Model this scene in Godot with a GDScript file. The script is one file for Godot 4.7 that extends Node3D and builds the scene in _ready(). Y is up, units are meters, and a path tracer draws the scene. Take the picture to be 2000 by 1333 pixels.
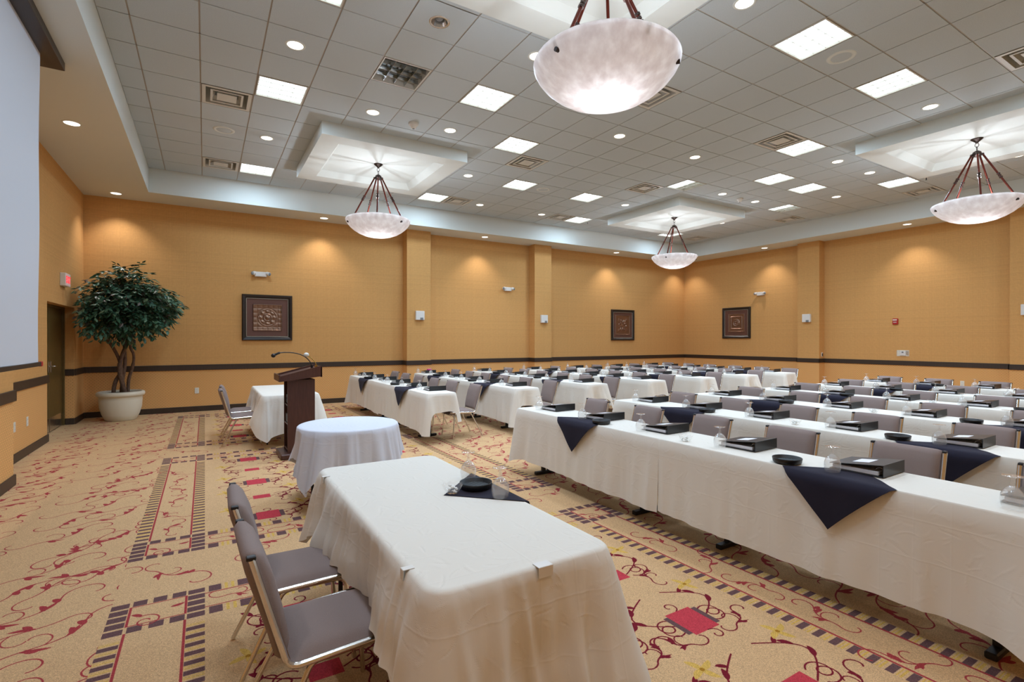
extends Node3D

const H := 1.508          # eye height
const X0 := -2.0          # screen wall
const X1 := 15.06         # thermostat wall
const NA := 12.643        # plant wall (world z = -N)
const NB := -0.55         # wall behind the camera
const SOF := 4.319        # underside of the dropped border
const CEI := 4.778        # underside of the tile field
const PITCH := 0.6025
const TOP := 0.73         # cloth-covered table tops
const ORD := ["first", "second", "third", "fourth", "fifth", "sixth", "seventh", "eighth", "ninth", "tenth", "eleventh", "twelfth"]

var rng := RandomNumberGenerator.new()
var taken := {}
var M := {}

# ------------------------------------------------------------------ helpers
func V(x: float, y: float, n: float) -> Vector3:
	return Vector3(x, y, -n)

func rgb(r: float, g: float, b: float) -> Color:
	return Color(r / 255.0, g / 255.0, b / 255.0)

func mat(key: String, c: Color, rough := 0.6, metal := 0.0) -> StandardMaterial3D:
	var m := StandardMaterial3D.new()
	m.resource_name = key
	m.albedo_color = c
	m.roughness = rough
	m.metallic = metal
	M[key] = m
	return m

func st_new() -> SurfaceTool:
	var st := SurfaceTool.new()
	st.begin(Mesh.PRIMITIVE_TRIANGLES)
	return st

func done(st: SurfaceTool) -> ArrayMesh:
	st.generate_normals()
	st.index()
	return st.commit()

# corners given counter-clockwise seen from outside
func tri(st: SurfaceTool, a: Vector3, b: Vector3, c: Vector3) -> void:
	st.add_vertex(a)
	st.add_vertex(c)
	st.add_vertex(b)

func quad(st: SurfaceTool, a: Vector3, b: Vector3, c: Vector3, d: Vector3) -> void:
	tri(st, a, b, c)
	tri(st, a, c, d)

# a flat convex face turned away from mid
func face(st: SurfaceTool, p: Array, mid: Vector3) -> void:
	var n: Vector3 = (p[1] - p[0]).cross(p[2] - p[0])
	var c := Vector3.ZERO
	for q in p:
		c += q
	c /= p.size()
	var pts := p.duplicate()
	if n.dot(c - mid) < 0.0:
		pts.reverse()
	for k in range(1, pts.size() - 1):
		tri(st, pts[0], pts[k], pts[k + 1])

func box(st: SurfaceTool, lo: Vector3, hi: Vector3, b := 0.0) -> void:
	var l := Vector3(minf(lo.x, hi.x), minf(lo.y, hi.y), minf(lo.z, hi.z))
	var h := Vector3(maxf(lo.x, hi.x), maxf(lo.y, hi.y), maxf(lo.z, hi.z))
	hull8(st, Transform3D(Basis(), (l + h) / 2.0), (h - l) / 2.0, b)

# a box of half size e in the frame t, edges chamfered by b
func hull8(st: SurfaceTool, t: Transform3D, e: Vector3, b := 0.0) -> void:
	st.set_smooth_group(-1)
	var mid := t.origin
	var i := Vector3(e.x - b, e.y - b, e.z - b)
	for s in [-1.0, 1.0]:
		face(st, [t * Vector3(s * e.x, -i.y, -i.z), t * Vector3(s * e.x, i.y, -i.z), t * Vector3(s * e.x, i.y, i.z), t * Vector3(s * e.x, -i.y, i.z)], mid)
		face(st, [t * Vector3(-i.x, s * e.y, -i.z), t * Vector3(i.x, s * e.y, -i.z), t * Vector3(i.x, s * e.y, i.z), t * Vector3(-i.x, s * e.y, i.z)], mid)
		face(st, [t * Vector3(-i.x, -i.y, s * e.z), t * Vector3(i.x, -i.y, s * e.z), t * Vector3(i.x, i.y, s * e.z), t * Vector3(-i.x, i.y, s * e.z)], mid)
	if b <= 0.0:
		return
	for s in [-1.0, 1.0]:
		for u in [-1.0, 1.0]:
			face(st, [t * Vector3(s * e.x, u * i.y, -i.z), t * Vector3(s * i.x, u * e.y, -i.z), t * Vector3(s * i.x, u * e.y, i.z), t * Vector3(s * e.x, u * i.y, i.z)], mid)
			face(st, [t * Vector3(s * e.x, -i.y, u * i.z), t * Vector3(s * i.x, -i.y, u * e.z), t * Vector3(s * i.x, i.y, u * e.z), t * Vector3(s * e.x, i.y, u * i.z)], mid)
			face(st, [t * Vector3(-i.x, s * e.y, u * i.z), t * Vector3(-i.x, s * i.y, u * e.z), t * Vector3(i.x, s * i.y, u * e.z), t * Vector3(i.x, s * e.y, u * i.z)], mid)
			for w in [-1.0, 1.0]:
				face(st, [t * Vector3(s * e.x, u * i.y, w * i.z), t * Vector3(s * i.x, u * e.y, w * i.z), t * Vector3(s * i.x, u * i.y, w * e.z)], mid)

# a swept tube; ra along the frame's side, rb along its up
func tube(st: SurfaceTool, pts: Array, ra: float, segs := 8, rb := -1.0, up := Vector3.UP) -> void:
	st.set_smooth_group(0)
	if rb < 0.0:
		rb = ra
	var rings := []
	var n := pts.size()
	var side := Vector3.ZERO
	for k in n:
		var d: Vector3 = (pts[mini(k + 1, n - 1)] - pts[maxi(k - 1, 0)]).normalized()
		if k == 0:
			var u := up if absf(up.dot(d)) < 0.95 else Vector3.RIGHT
			side = d.cross(u).normalized()
		else:
			side = (side - d * side.dot(d)).normalized()
		var upv := side.cross(d).normalized()
		var ring := []
		for j in segs:
			var a := TAU * j / segs
			ring.append(pts[k] + side * cos(a) * ra + upv * sin(a) * rb)
		rings.append(ring)
	for k in n - 1:
		for j in segs:
			var j2 := (j + 1) % segs
			quad(st, rings[k][j], rings[k + 1][j], rings[k + 1][j2], rings[k][j2])
	st.set_smooth_group(-1)
	for e in [0, n - 1]:
		var p: Array = rings[e].duplicate()
		face(st, p, pts[1] if e == 0 else pts[n - 2])

# turned about y; profile is (radius, height) from bottom to top on the outside
func lathe(st: SurfaceTool, prof: Array, segs := 24, at := Vector3.ZERO, smooth := 0) -> void:
	st.set_smooth_group(smooth)
	for k in prof.size() - 1:
		var p: Vector2 = prof[k]
		var r: Vector2 = prof[k + 1]
		for j in segs:
			var a := TAU * j / segs
			var b := TAU * (j + 1) / segs
			var p0 := at + Vector3(cos(a) * p.x, p.y, -sin(a) * p.x)
			var p1 := at + Vector3(cos(b) * p.x, p.y, -sin(b) * p.x)
			var r0 := at + Vector3(cos(a) * r.x, r.y, -sin(a) * r.x)
			var r1 := at + Vector3(cos(b) * r.x, r.y, -sin(b) * r.x)
			if p.x > 1e-5:
				tri(st, p0, p1, r1)
			if r.x > 1e-5:
				tri(st, p0, r1, r0)

func ball(st: SurfaceTool, c: Vector3, r: Vector3, seg := 10, ring := 6) -> void:
	st.set_smooth_group(0)
	for k in ring:
		var f0 := -PI / 2 + PI * k / ring
		var f1 := -PI / 2 + PI * (k + 1) / ring
		for j in seg:
			var a := TAU * j / seg
			var b := TAU * (j + 1) / seg
			var p := func(f: float, g: float) -> Vector3: return c + Vector3(cos(f) * cos(g) * r.x, sin(f) * r.y, -cos(f) * sin(g) * r.z)
			if k > 0:
				tri(st, p.call(f0, a), p.call(f0, b), p.call(f1, b))
			if k < ring - 1:
				tri(st, p.call(f0, a), p.call(f1, b), p.call(f1, a))

# grid of points rows x cols; smooth sheet, uv in metres when given
func sheet(st: SurfaceTool, g: Array, flip := false) -> void:
	st.set_smooth_group(0)
	for i in g.size() - 1:
		for j in g[i].size() - 1:
			if flip:
				quad(st, g[i][j], g[i][j + 1], g[i + 1][j + 1], g[i + 1][j])
			else:
				quad(st, g[i][j], g[i + 1][j], g[i + 1][j + 1], g[i][j + 1])

# flat board with rounded corners, centred
func slab(st: SurfaceTool, hx: float, hz: float, r: float, y0: float, y1: float) -> void:
	st.set_smooth_group(-1)
	var ring := []
	for k in 4:
		var c := Vector2((hx - r) * (1 if k == 0 or k == 3 else -1), (hz - r) * (1 if k < 2 else -1))
		for q in 6:
			var a := k * PI / 2 + PI / 2 * q / 5.0
			ring.append(c + Vector2(cos(a), sin(a)) * r)
	var lo := []
	var hi := []
	for p in ring:
		lo.append(Vector3(p.x, y0, p.y))
		hi.append(Vector3(p.x, y1, p.y))
	var mid := Vector3(0, (y0 + y1) / 2, 0)
	face(st, lo, mid)
	face(st, hi, mid)
	for k in ring.size():
		var k2 := (k + 1) % ring.size()
		face(st, [lo[k], lo[k2], hi[k2], hi[k]], mid)

func numbered(n: String) -> String:
	if not taken.has(n):
		taken[n] = 0
		return n
	taken[n] += 1
	return "%s_%03d" % [n, taken[n]]

func part(parent: Node3D, called: String, mesh: Mesh, m: Material, pos := Vector3.ZERO) -> MeshInstance3D:
	var o := MeshInstance3D.new()
	o.name = called
	o.mesh = mesh
	o.material_override = m
	o.position = pos
	parent.add_child(o, true)
	return o

func tag(o: Node3D, label: String, category: String, group := "") -> void:
	o.set_meta("label", label)
	o.set_meta("category", category)
	if group != "":
		o.set_meta("group", group)

func thing(called: String, label: String, category: String, pos := Vector3.ZERO, turn := 0.0, group := "") -> Node3D:
	var o := Node3D.new()
	o.name = numbered(called)
	add_child(o)
	o.position = pos
	o.rotation.y = turn
	tag(o, label, category, group)
	return o

func single(called: String, mesh: Mesh, m: Material, label: String, category: String, pos := Vector3.ZERO, turn := 0.0, group := "") -> MeshInstance3D:
	var o := MeshInstance3D.new()
	o.name = numbered(called)
	o.mesh = mesh
	o.material_override = m
	add_child(o)
	o.position = pos
	o.rotation.y = turn
	tag(o, label, category, group)
	return o

func struct(called: String, mesh: Mesh, m: Material) -> MeshInstance3D:
	var o := MeshInstance3D.new()
	o.name = numbered(called)
	o.mesh = mesh
	o.material_override = m
	o.set_meta("kind", "structure")
	add_child(o)
	return o

func again(proto: Node3D, called: String, pos: Vector3, turn: float, label: String) -> Node3D:
	var o: Node3D = proto.duplicate()
	o.name = numbered(called)
	add_child(o)
	o.position = pos
	o.rotation.y = turn
	o.set_meta("label", label)
	return o

func noise_tex(freq: float, kind: int, size: int, lo: Color, hi: Color, seed_ := 1, octaves := 4) -> ImageTexture:
	var f := FastNoiseLite.new()
	f.seed = seed_
	f.noise_type = kind
	f.frequency = freq
	f.fractal_octaves = octaves
	var im := f.get_seamless_image(size, size)
	var out := Image.create(size, size, false, Image.FORMAT_RGB8)
	for y in size:
		for x in size:
			out.set_pixel(x, y, lo.lerp(hi, im.get_pixel(x, y).r))
	return ImageTexture.create_from_image(out)

# ------------------------------------------------------------------ carpet print
var cv := PackedByteArray()
var cw := 0
var ch := 0
var cs := 500.0           # pixels per metre

func canvas(w: int, h: int, c: Color) -> void:
	var im := Image.create(w, h, false, Image.FORMAT_RGB8)
	im.fill(c)
	cv = im.get_data()
	cw = w
	ch = h

func dot(p: Vector2, r: float, c: Color) -> void:
	var px := p.x * cs
	var py := p.y * cs
	var pr := r * cs
	var k := ceili(pr)
	var r8 := int(c.r * 255)
	var g8 := int(c.g * 255)
	var b8 := int(c.b * 255)
	var ix := floori(px)
	var iy := floori(py)
	for y in range(iy - k, iy + k + 1):
		var dy := y - py
		var row := posmod(y, ch) * cw
		for x in range(ix - k, ix + k + 1):
			var dx := x - px
			if dx * dx + dy * dy <= pr * pr:
				var at := (row + posmod(x, cw)) * 3
				cv[at] = r8
				cv[at + 1] = g8
				cv[at + 2] = b8

func rect(a: Vector2, b: Vector2, c: Color) -> void:
	var r8 := int(c.r * 255)
	var g8 := int(c.g * 255)
	var b8 := int(c.b * 255)
	for y in range(roundi(a.y * cs), roundi(b.y * cs)):
		var row := posmod(y, ch) * cw
		for x in range(roundi(a.x * cs), roundi(b.x * cs)):
			var at := (row + posmod(x, cw)) * 3
			cv[at] = r8
			cv[at + 1] = g8
			cv[at + 2] = b8

func stroke(pts: Array, r: float, c: Color) -> void:
	for k in pts.size() - 1:
		var a: Vector2 = pts[k]
		var b: Vector2 = pts[k + 1]
		var n := maxi(1, ceili(a.distance_to(b) / (r * 0.7)))
		for j in n:
			dot(a.lerp(b, float(j) / n), r, c)

func leaf(p: Vector2, ang: float, l: float, w: float, c: Color) -> void:
	var d := Vector2.from_angle(ang)
	var n := d.orthogonal()
	for k in 15:
		var t := k / 14.0
		dot(p + d * l * t + n * sin(t * PI) * w * 0.35, maxf(0.0022, w * pow(sin(PI * (0.12 + 0.88 * t) * 0.98), 0.8)), c)

func curl(p: Vector2, ang: float, size: float, side: float, turns: float, r: float, c: Color) -> Vector2:
	var pts := [p]
	var a := ang
	var q := p
	var steps := 40
	for k in steps:
		var t := float(k) / steps
		var radius := size * (1.0 - 0.78 * t)
		var ds := TAU * turns / steps * radius
		a += side * ds / radius
		q += Vector2.from_angle(a) * ds
		pts.append(q)
	stroke(pts, r, c)
	return q

# a sinuous stem with leaf pairs, buds and open hooks at its ends
func vine(p: Vector2, ang: float, l: float, c: Color, r := 0.0042, big := 1.0) -> void:
	var pts := [p]
	var q := p
	var a := ang
	var s := 1.0 if rng.randf() < 0.5 else -1.0
	var n := 40
	var w0 := rng.randf_range(4.2, 6.0)
	for k in n:
		var t := float(k) / n
		a += s * cos(t * w0) * 0.075
		q += Vector2.from_angle(a) * l / n
		pts.append(q)
		if k == 9 or k == 24:
			var side := s if k == 9 else -s
			leaf(q, a + side * rng.randf_range(0.35, 0.6), rng.randf_range(0.10, 0.13) * big, rng.randf_range(0.011, 0.015) * big, c)
			leaf(q + Vector2.from_angle(a) * 0.02, a + side * rng.randf_range(0.9, 1.3), rng.randf_range(0.06, 0.08) * big, 0.017 * big, c)
		if k == 33:
			leaf(q, a - s * 0.8, 0.055 * big, 0.019 * big, c)
		if k == 16:
			curl(q, a - s * 0.5, rng.randf_range(0.075, 0.10) * big, -s, 0.62, r * 0.85, c)
	stroke(pts, r, c)
	curl(q, a, rng.randf_range(0.09, 0.13) * big, s, 0.70, r, c)
	curl(p, ang + PI, rng.randf_range(0.08, 0.11) * big, s, 0.60, r * 0.9, c)

func canvas_texture() -> ImageTexture:
	return ImageTexture.create_from_image(Image.create_from_data(cw, ch, false, Image.FORMAT_RGB8, cv))

const TAN := Color(0.91, 0.76, 0.58)
const RED := Color(0.72, 0.285, 0.305)
const WINE := Color(0.52, 0.14, 0.20)
const ROSE := Color(0.84, 0.30, 0.35)
const DARK := Color(0.46, 0.345, 0.35)
const GOLD := Color(0.92, 0.76, 0.40)

func carpet_field() -> ImageTexture:
	canvas(1050, 1050, TAN)                      # 2.1 m square
	rng.seed = 11
	for i in 5:
		for j in 6:
			var p := Vector2((i + 0.5 * (j % 2) + rng.randf_range(-0.08, 0.08)) * 0.42, (j + rng.randf_range(-0.1, 0.1)) * 0.35)
			vine(p, 0.75 + rng.randf_range(-0.25, 0.25) + (PI if (i + j) % 2 else 0.0), rng.randf_range(0.40, 0.52), RED)
	return canvas_texture()

# u runs from X = -0.45 to 3.11, v from N = -0.25 upwards, 4.2 m to a repeat
func carpet_panel() -> ImageTexture:
	cs = 2048.0 / 4.2
	canvas(roundi(3.56 * cs), 2048, TAN)
	rng.seed = 23
	# the gap between two panels carries the plain vine ground
	for k in 7:
		vine(Vector2(0.15 + k * 0.52, rng.randf_range(-0.12, 0.12)), rng.randf_range(-0.5, 0.5), rng.randf_range(0.25, 0.33), RED, 0.0042, 0.9)
	var v0 := 0.33
	var v1 := 3.87
	var bw := 0.45
	# field: stems, blossoms and rose blocks
	for i in 4:
		for j in 5:
			var c := Vector2(0.92 + i * 0.59, 0.89 + j * 0.595)
			if c.y > 3.5:
				continue
			var off := 0.0 if (i % 2) == 0 else 0.0
			c.y += off
			for s in [-1.0, 1.0]:
				for t in [-1.0, 1.0]:
					curl(c + Vector2(0.11 * s, 0.05 * t), (0.0 if s > 0 else PI) + 0.9 * s * t, 0.07, -s * t, 1.05, 0.0042, WINE)
				var arc := []
				for k in 13:
					var f := k / 12.0
					arc.append(c + Vector2(s * (0.08 + 0.20 * sin(f * PI)), -0.02 + 0.32 * f))
				stroke(arc, 0.0045, WINE)
				leaf(arc[4], 1.6 - s * 0.7, 0.075, 0.016, WINE)
				leaf(arc[8], 1.6 + s * 0.6, 0.07, 0.015, WINE)
				leaf(arc[10], 1.6 - s * 0.9, 0.055, 0.013, WINE)
				vine(c + Vector2(s * 0.16, -0.16), (0.0 if s > 0 else PI) + s * 0.9, 0.16, WINE, 0.0042, 0.62)
			if (j % 2) == 0:
				rect(c + Vector2(-0.125, -0.085), c + Vector2(0.125, 0.085), DARK)
				rect(c + Vector2(-0.092, -0.105), c + Vector2(0.092, 0.105), ROSE)
				for s in [-1.0, 1.0]:
					curl(c + Vector2(0.0, 0.105 * s), 0.2, 0.045, s, 0.95, 0.004, WINE)
			else:
				rect(c + Vector2(-0.075, -0.06), c + Vector2(0.075, 0.06), ROSE)
			var fl := c + Vector2(0.295, 0.295)
			if i == 0:
				for s in [Vector2(-0.295, 0.295)]:
					blossom(c + s)
			blossom(fl)
	# side bands
	for s in [0.0, 1.0]:
		var a: float = 0.0 if s == 0.0 else 3.56 - bw
		rect(Vector2(a, v0), Vector2(a + bw, v1), TAN)
		for e in [0.0, 1.0]:
			var b: float = a if e == 0.0 else a + bw - 0.085
			var n := int((v1 - v0 - 0.78) / 0.082)
			for k in n:
				var y: float = v0 + 0.41 + k * 0.082
				rect(Vector2(b, y), Vector2(b + 0.085, y + 0.036), DARK)
				rect(Vector2(b, y + 0.05), Vector2(b + 0.085, y + 0.061), GOLD)
				rect(Vector2(b, y + 0.068), Vector2(b + 0.085, y + 0.074), GOLD)
			var rl: float = a + 0.088 if e == 0.0 else a + bw - 0.1
			rect(Vector2(rl, v0), Vector2(rl + 0.013, v1), RED)
		var y := v0 + 0.50
		var side := 1.0
		while y < v1 - 0.75:
			vine(Vector2(a + bw / 2 - 0.03 * side, y), PI / 2 - 0.5 * side, 0.24, RED, 0.004, 0.72)
			y += 0.40
			side = -side
	# end bands
	for e in [v0, v1 - 0.37]:
		rect(Vector2(bw, e), Vector2(3.56 - bw, e + 0.37), TAN)
		for b in [e, e + 0.37 - 0.085]:
			var x := bw + 0.02
			while x < 3.56 - bw - 0.1:
				rect(Vector2(x, b), Vector2(x + 0.066, b + 0.085), DARK)
				rect(Vector2(x + 0.084, b), Vector2(x + 0.101, b + 0.085), GOLD)
				rect(Vector2(x + 0.118, b), Vector2(x + 0.135, b + 0.085), GOLD)
				x += 0.153
		for b in [e + 0.09, e + 0.37 - 0.1]:
			rect(Vector2(bw, b), Vector2(3.56 - bw, b + 0.010), RED)
		var x2 := bw + 0.1
		var sd := 1.0
		while x2 < 3.56 - bw - 0.3:
			vine(Vector2(x2, e + 0.185), 0.35 * sd, 0.22, RED, 0.004, 0.66)
			x2 += 0.40
			sd = -sd
		# corner boxes
		for a in [0.0, 3.56 - bw]:
			rect(Vector2(a, e), Vector2(a + bw, e + 0.37), TAN)
			for k in 5:
				var yy: float = e + k * 0.076
				rect(Vector2(a, yy), Vector2(a + 0.085, yy + 0.058), DARK)
				rect(Vector2(a + bw - 0.085, yy), Vector2(a + bw, yy + 0.058), DARK)
			for k in 3:
				var xx: float = a + 0.10 + k * 0.094
				rect(Vector2(xx, e), Vector2(xx + 0.066, e + 0.066), DARK)
				rect(Vector2(xx, e + 0.305), Vector2(xx + 0.066, e + 0.37), DARK)
			for l in [0.088, bw - 0.1]:
				rect(Vector2(a + l, e + 0.07), Vector2(a + l + 0.013, e + 0.30), RED)
			rect(Vector2(a + 0.088, e + 0.07), Vector2(a + bw - 0.088, e + 0.078), RED)
			rect(Vector2(a + 0.088, e + 0.292), Vector2(a + bw - 0.088, e + 0.30), RED)
			curl(Vector2(a + 0.15, e + 0.16), 0.4, 0.07, -1.0, 1.3, 0.0042, RED)
			leaf(Vector2(a + 0.15, e + 0.16), 2.4, 0.06, 0.014, RED)
			leaf(Vector2(a + 0.29, e + 0.2), 0.3, 0.06, 0.014, RED)
	return canvas_texture()

func blossom(p: Vector2) -> void:
	for k in 4:
		var a := k * PI / 2 + 0.35
		leaf(p, a, 0.085, 0.017, GOLD)
	dot(p, 0.012, Color(0.72, 0.52, 0.18))

# ------------------------------------------------------------------ materials
# soft linen wrinkles: many short ridges and a few pressed fold lines
func crease_tex() -> ImageTexture:
	var n := 512
	var h := PackedFloat32Array()
	h.resize(n * n)
	var r := RandomNumberGenerator.new()
	r.seed = 19
	for k in 230:
		var p := Vector2(r.randf() * n, r.randf() * n)
		var a := r.randf() * TAU
		var l := r.randf_range(18.0, 75.0)
		var w := r.randf_range(2.0, 5.5)
		var amp := r.randf_range(0.25, 1.0) * (1.0 if r.randf() < 0.6 else -1.0)
		var bow := r.randf_range(-0.012, 0.012)
		if k < 6:
			p = Vector2(40 + 85 * k, 0) if k < 3 else Vector2(0, 60 + 110 * (k - 3))
			a = PI / 2 if k < 3 else 0.0
			l = n
			w = 2.2
			amp = 0.5
			bow = 0.0
		var d := Vector2.from_angle(a)
		var steps := int(l)
		for q in steps:
			var t := q / float(steps)
			var fade := sin(t * PI) if k >= 6 else 1.0
			var side := d.orthogonal()
			var c := p + d * q + side * bow * (q - l / 2.0) * (q - l / 2.0)
			var m := ceili(w * 2.0)
			for e in range(-m, m + 1):
				var x := posmod(roundi(c.x + side.x * e), n)
				var y := posmod(roundi(c.y + side.y * e), n)
				h[y * n + x] += amp * fade * exp(-e * e / (w * w)) * 0.5
	var im := Image.create(n, n, false, Image.FORMAT_RGB8)
	for y in n:
		for x in n:
			var v := clampf(0.45 + 0.22 * h[y * n + x], 0.0, 1.0)
			im.set_pixel(x, y, Color(v, v, v))
	return ImageTexture.create_from_image(im)

# narrow drapery ridges along a hem of the given length; returns [place, width, height, lean] rows
func ridges(length: float, every: float, lo: float, hi: float) -> Array:
	var out := []
	var at := rng.randf_range(0.0, every)
	while at < length:
		out.append([at, rng.randf_range(0.018, 0.04), rng.randf_range(lo, hi) * (1.0 if rng.randf() < 0.7 else -0.6), rng.randf_range(-0.06, 0.06)])
		at += every * rng.randf_range(0.5, 1.5)
	return out

func ridge_at(list: Array, s: float, t: float) -> float:
	var v := 0.0
	for r in list:
		var d: float = (s - r[0] - r[3] * t) / (r[1] * (0.7 + 0.6 * t))
		if absf(d) < 3.0:
			v += r[2] * exp(-d * d)
	return v
func materials() -> void:
	mat("white_paint", rgb(214, 218, 212), 0.75)
	mat("dark_wood", rgb(62, 48, 38), 0.45)
	mat("podium_wood", rgb(84, 51, 43), 0.34)
	mat("tray_rubber", rgb(88, 96, 100), 0.6)
	mat("chrome", rgb(226, 224, 218), 0.2, 1.0)
	mat("black_plastic", rgb(24, 24, 26), 0.42)
	mat("black_metal", rgb(34, 30, 28), 0.5, 0.3)
	mat("binder_vinyl", rgb(32, 35, 38), 0.34)
	mat("paper", rgb(232, 232, 236), 0.7)
	mat("silver", rgb(210, 208, 204), 0.22, 1.0)
	mat("white_plastic", rgb(226, 224, 218), 0.4)
	mat("grey_plastic", rgb(126, 128, 128), 0.4)
	mat("ivory_plastic", rgb(230, 226, 210), 0.4)
	mat("red_plastic", rgb(176, 34, 34), 0.4)
	mat("brass", rgb(196, 164, 92), 0.25, 1.0)
	mat("bronze", rgb(92, 40, 30), 0.28, 0.85)
	mat("bronze_dark", rgb(66, 56, 52), 0.32, 0.8)
	mat("door_paint", rgb(92, 74, 34), 0.4)
	mat("pot_glaze", rgb(226, 220, 200), 0.45)
	mat("soil", rgb(58, 46, 36), 0.95)
	mat("screen_cloth", rgb(204, 208, 216), 0.9)
	mat("screen_case", rgb(52, 44, 42), 0.4)
	mat("dark_gap", rgb(22, 21, 20), 0.9)
	mat("grid_metal", rgb(170, 160, 146), 0.5)
	mat("vent_metal", rgb(204, 202, 192), 0.5)
	mat("mint", rgb(236, 236, 232), 0.5)
	mat("stone_dish", rgb(214, 214, 208), 0.3)
	mat("louver", rgb(188, 194, 196), 0.14, 1.0)
	mat("copper_relief", rgb(136, 108, 90), 0.32, 0.8)
	mat("mat_board", rgb(98, 62, 50), 0.5)
	mat("frame_wood", rgb(40, 33, 30), 0.3)
	mat("bead_silver", rgb(176, 170, 156), 0.35, 0.6)
	mat("pink_plastic", rgb(226, 60, 150), 0.4)
	var g := mat("clear_glass", Color(0.97, 0.98, 0.98, 0.06), 0.02)
	g.transparency = BaseMaterial3D.TRANSPARENCY_ALPHA
	var f := mat("wineglass", Color(0.96, 0.97, 0.97, 0.10), 0.03)
	f.transparency = BaseMaterial3D.TRANSPARENCY_ALPHA
	# carpet
	var grain := Image.create(256, 256, false, Image.FORMAT_RGB8)
	rng.seed = 5
	for y in 256:
		for x in 256:
			var v := rng.randf_range(0.74, 1.0)
			grain.set_pixel(x, y, Color(v, v * 0.99, v * 0.97))
	var gt := ImageTexture.create_from_image(grain)
	for k in ["carpet_field", "carpet_panel"]:
		var m := mat(k, Color.WHITE, 0.95)
		m.albedo_texture = carpet_field() if k == "carpet_field" else carpet_panel()
		m.detail_enabled = true
		m.detail_albedo = gt
		m.detail_blend_mode = BaseMaterial3D.BLEND_MODE_MUL
		m.detail_uv_layer = BaseMaterial3D.DETAIL_UV_2
		m.uv2_scale = Vector3(1.6, 1.6, 1)
		m.metallic_specular = 0.2
		cs = 500.0
	# woven wall covering
	var lin := Image.create(512, 512, false, Image.FORMAT_RGB8)
	var fn := FastNoiseLite.new()
	fn.seed = 3
	fn.frequency = 0.02
	fn.fractal_octaves = 3
	var im := fn.get_seamless_image(512, 512)
	var rows := []
	var cols := []
	for k in 512:
		rows.append(rng.randf_range(-1.0, 1.0))
		cols.append(rng.randf_range(-1.0, 1.0))
	for y in 512:
		for x in 512:
			var wob := im.get_pixel(x, (y * 5) % 512).r - 0.5
			var wob2 := im.get_pixel((x * 5) % 512, y).r - 0.5
			var v: float = 0.90 + 0.022 * rows[y] + 0.018 * cols[x] + 0.03 * wob + 0.03 * wob2 + rng.randf_range(-0.02, 0.02)
			lin.set_pixel(x, y, Color(v, v, v * 0.995))
	var w := mat("wall_linen", rgb(232, 178, 112), 0.85)
	w.albedo_texture = ImageTexture.create_from_image(lin)
	w.uv1_triplanar = true
	w.uv1_world_triplanar = true
	w.uv1_scale = Vector3(0.9, 0.9, 0.9)
	w.metallic_specular = 0.25
	# trellis paper below the rail
	var tre := Image.create(128, 128, false, Image.FORMAT_RGB8)
	for y in 128:
		for x in 128:
			var u := fposmod((x + y) / 64.0, 1.0)
			var q := fposmod((x - y) / 64.0, 1.0)
			var line := minf(minf(u, 1.0 - u), minf(q, 1.0 - q))
			var dotd := Vector2(u - 0.5, q - 0.5).length()
			var v := 1.0
			if line < 0.11:
				v = 0.82
			elif dotd < 0.17:
				v = 0.74
			tre.set_pixel(x, y, Color(v, v * 0.985, v * 0.95))
	var t := mat("wall_trellis", rgb(244, 190, 126), 0.85)
	t.albedo_texture = ImageTexture.create_from_image(tre)
	t.uv1_triplanar = true
	t.uv1_world_triplanar = true
	t.uv1_scale = Vector3(9.0, 9.0, 9.0)
	t.metallic_specular = 0.25
	# mineral fibre tiles
	var c := mat("tile_fibre", Color.WHITE, 0.92)
	c.albedo_texture = noise_tex(0.35, FastNoiseLite.TYPE_SIMPLEX, 256, rgb(176, 185, 187), rgb(203, 211, 213), 9, 2)
	c.uv1_triplanar = true
	c.uv1_world_triplanar = true
	c.uv1_scale = Vector3(1.7, 1.7, 1.7)
	c.metallic_specular = 0.2
	# cloths
	var crease := crease_tex()
	for k in [["linen_cream", rgb(228, 224, 214)], ["linen_white", rgb(214, 218, 228)], ["napkin_navy", rgb(40, 39, 52)]]:
		var m2 := mat(k[0], k[1], 0.86)
		m2.heightmap_enabled = true
		m2.heightmap_texture = crease
		m2.heightmap_scale = 0.85 if k[0] != "napkin_navy" else 0.15
		m2.uv1_triplanar = true
		m2.uv1_world_triplanar = true
		m2.uv1_scale = Vector3(1.1, 1.1, 1.1)
		m2.metallic_specular = 0.2
	M.napkin_navy.rim_enabled = true
	M.napkin_navy.rim = 0.4
	# upholstery
	var u2 := mat("upholstery", rgb(156, 140, 135), 0.9)
	u2.albedo_texture = noise_tex(0.4, FastNoiseLite.TYPE_SIMPLEX, 256, rgb(205, 205, 205), rgb(255, 255, 255), 14, 2)
	u2.uv1_triplanar = true
	u2.uv1_scale = Vector3(4, 4, 4)
	u2.metallic_specular = 0.2
	u2.rim_enabled = true
	u2.rim = 0.25
	u2.rim_tint = 0.6
	# wood grain on podium and trims
	var grainy := Image.create(256, 256, false, Image.FORMAT_RGB8)
	for y in 256:
		for x in 256:
			var v := 0.82 + 0.18 * im.get_pixel((x * 7) % 512, (y / 2) % 512).r
			grainy.set_pixel(x, y, Color(v, v, v))
	var wt := ImageTexture.create_from_image(grainy)
	for k in ["dark_wood", "podium_wood", "frame_wood"]:
		M[k].albedo_texture = wt
		M[k].uv1_triplanar = true
		M[k].uv1_scale = Vector3(1.5, 1.5, 1.5)
	# alabaster
	var al := mat("alabaster", Color.WHITE, 0.45)
	al.albedo_texture = noise_tex(0.011, FastNoiseLite.TYPE_SIMPLEX, 512, rgb(206, 194, 190), rgb(252, 250, 248), 31, 5)
	al.uv1_triplanar = true
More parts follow.
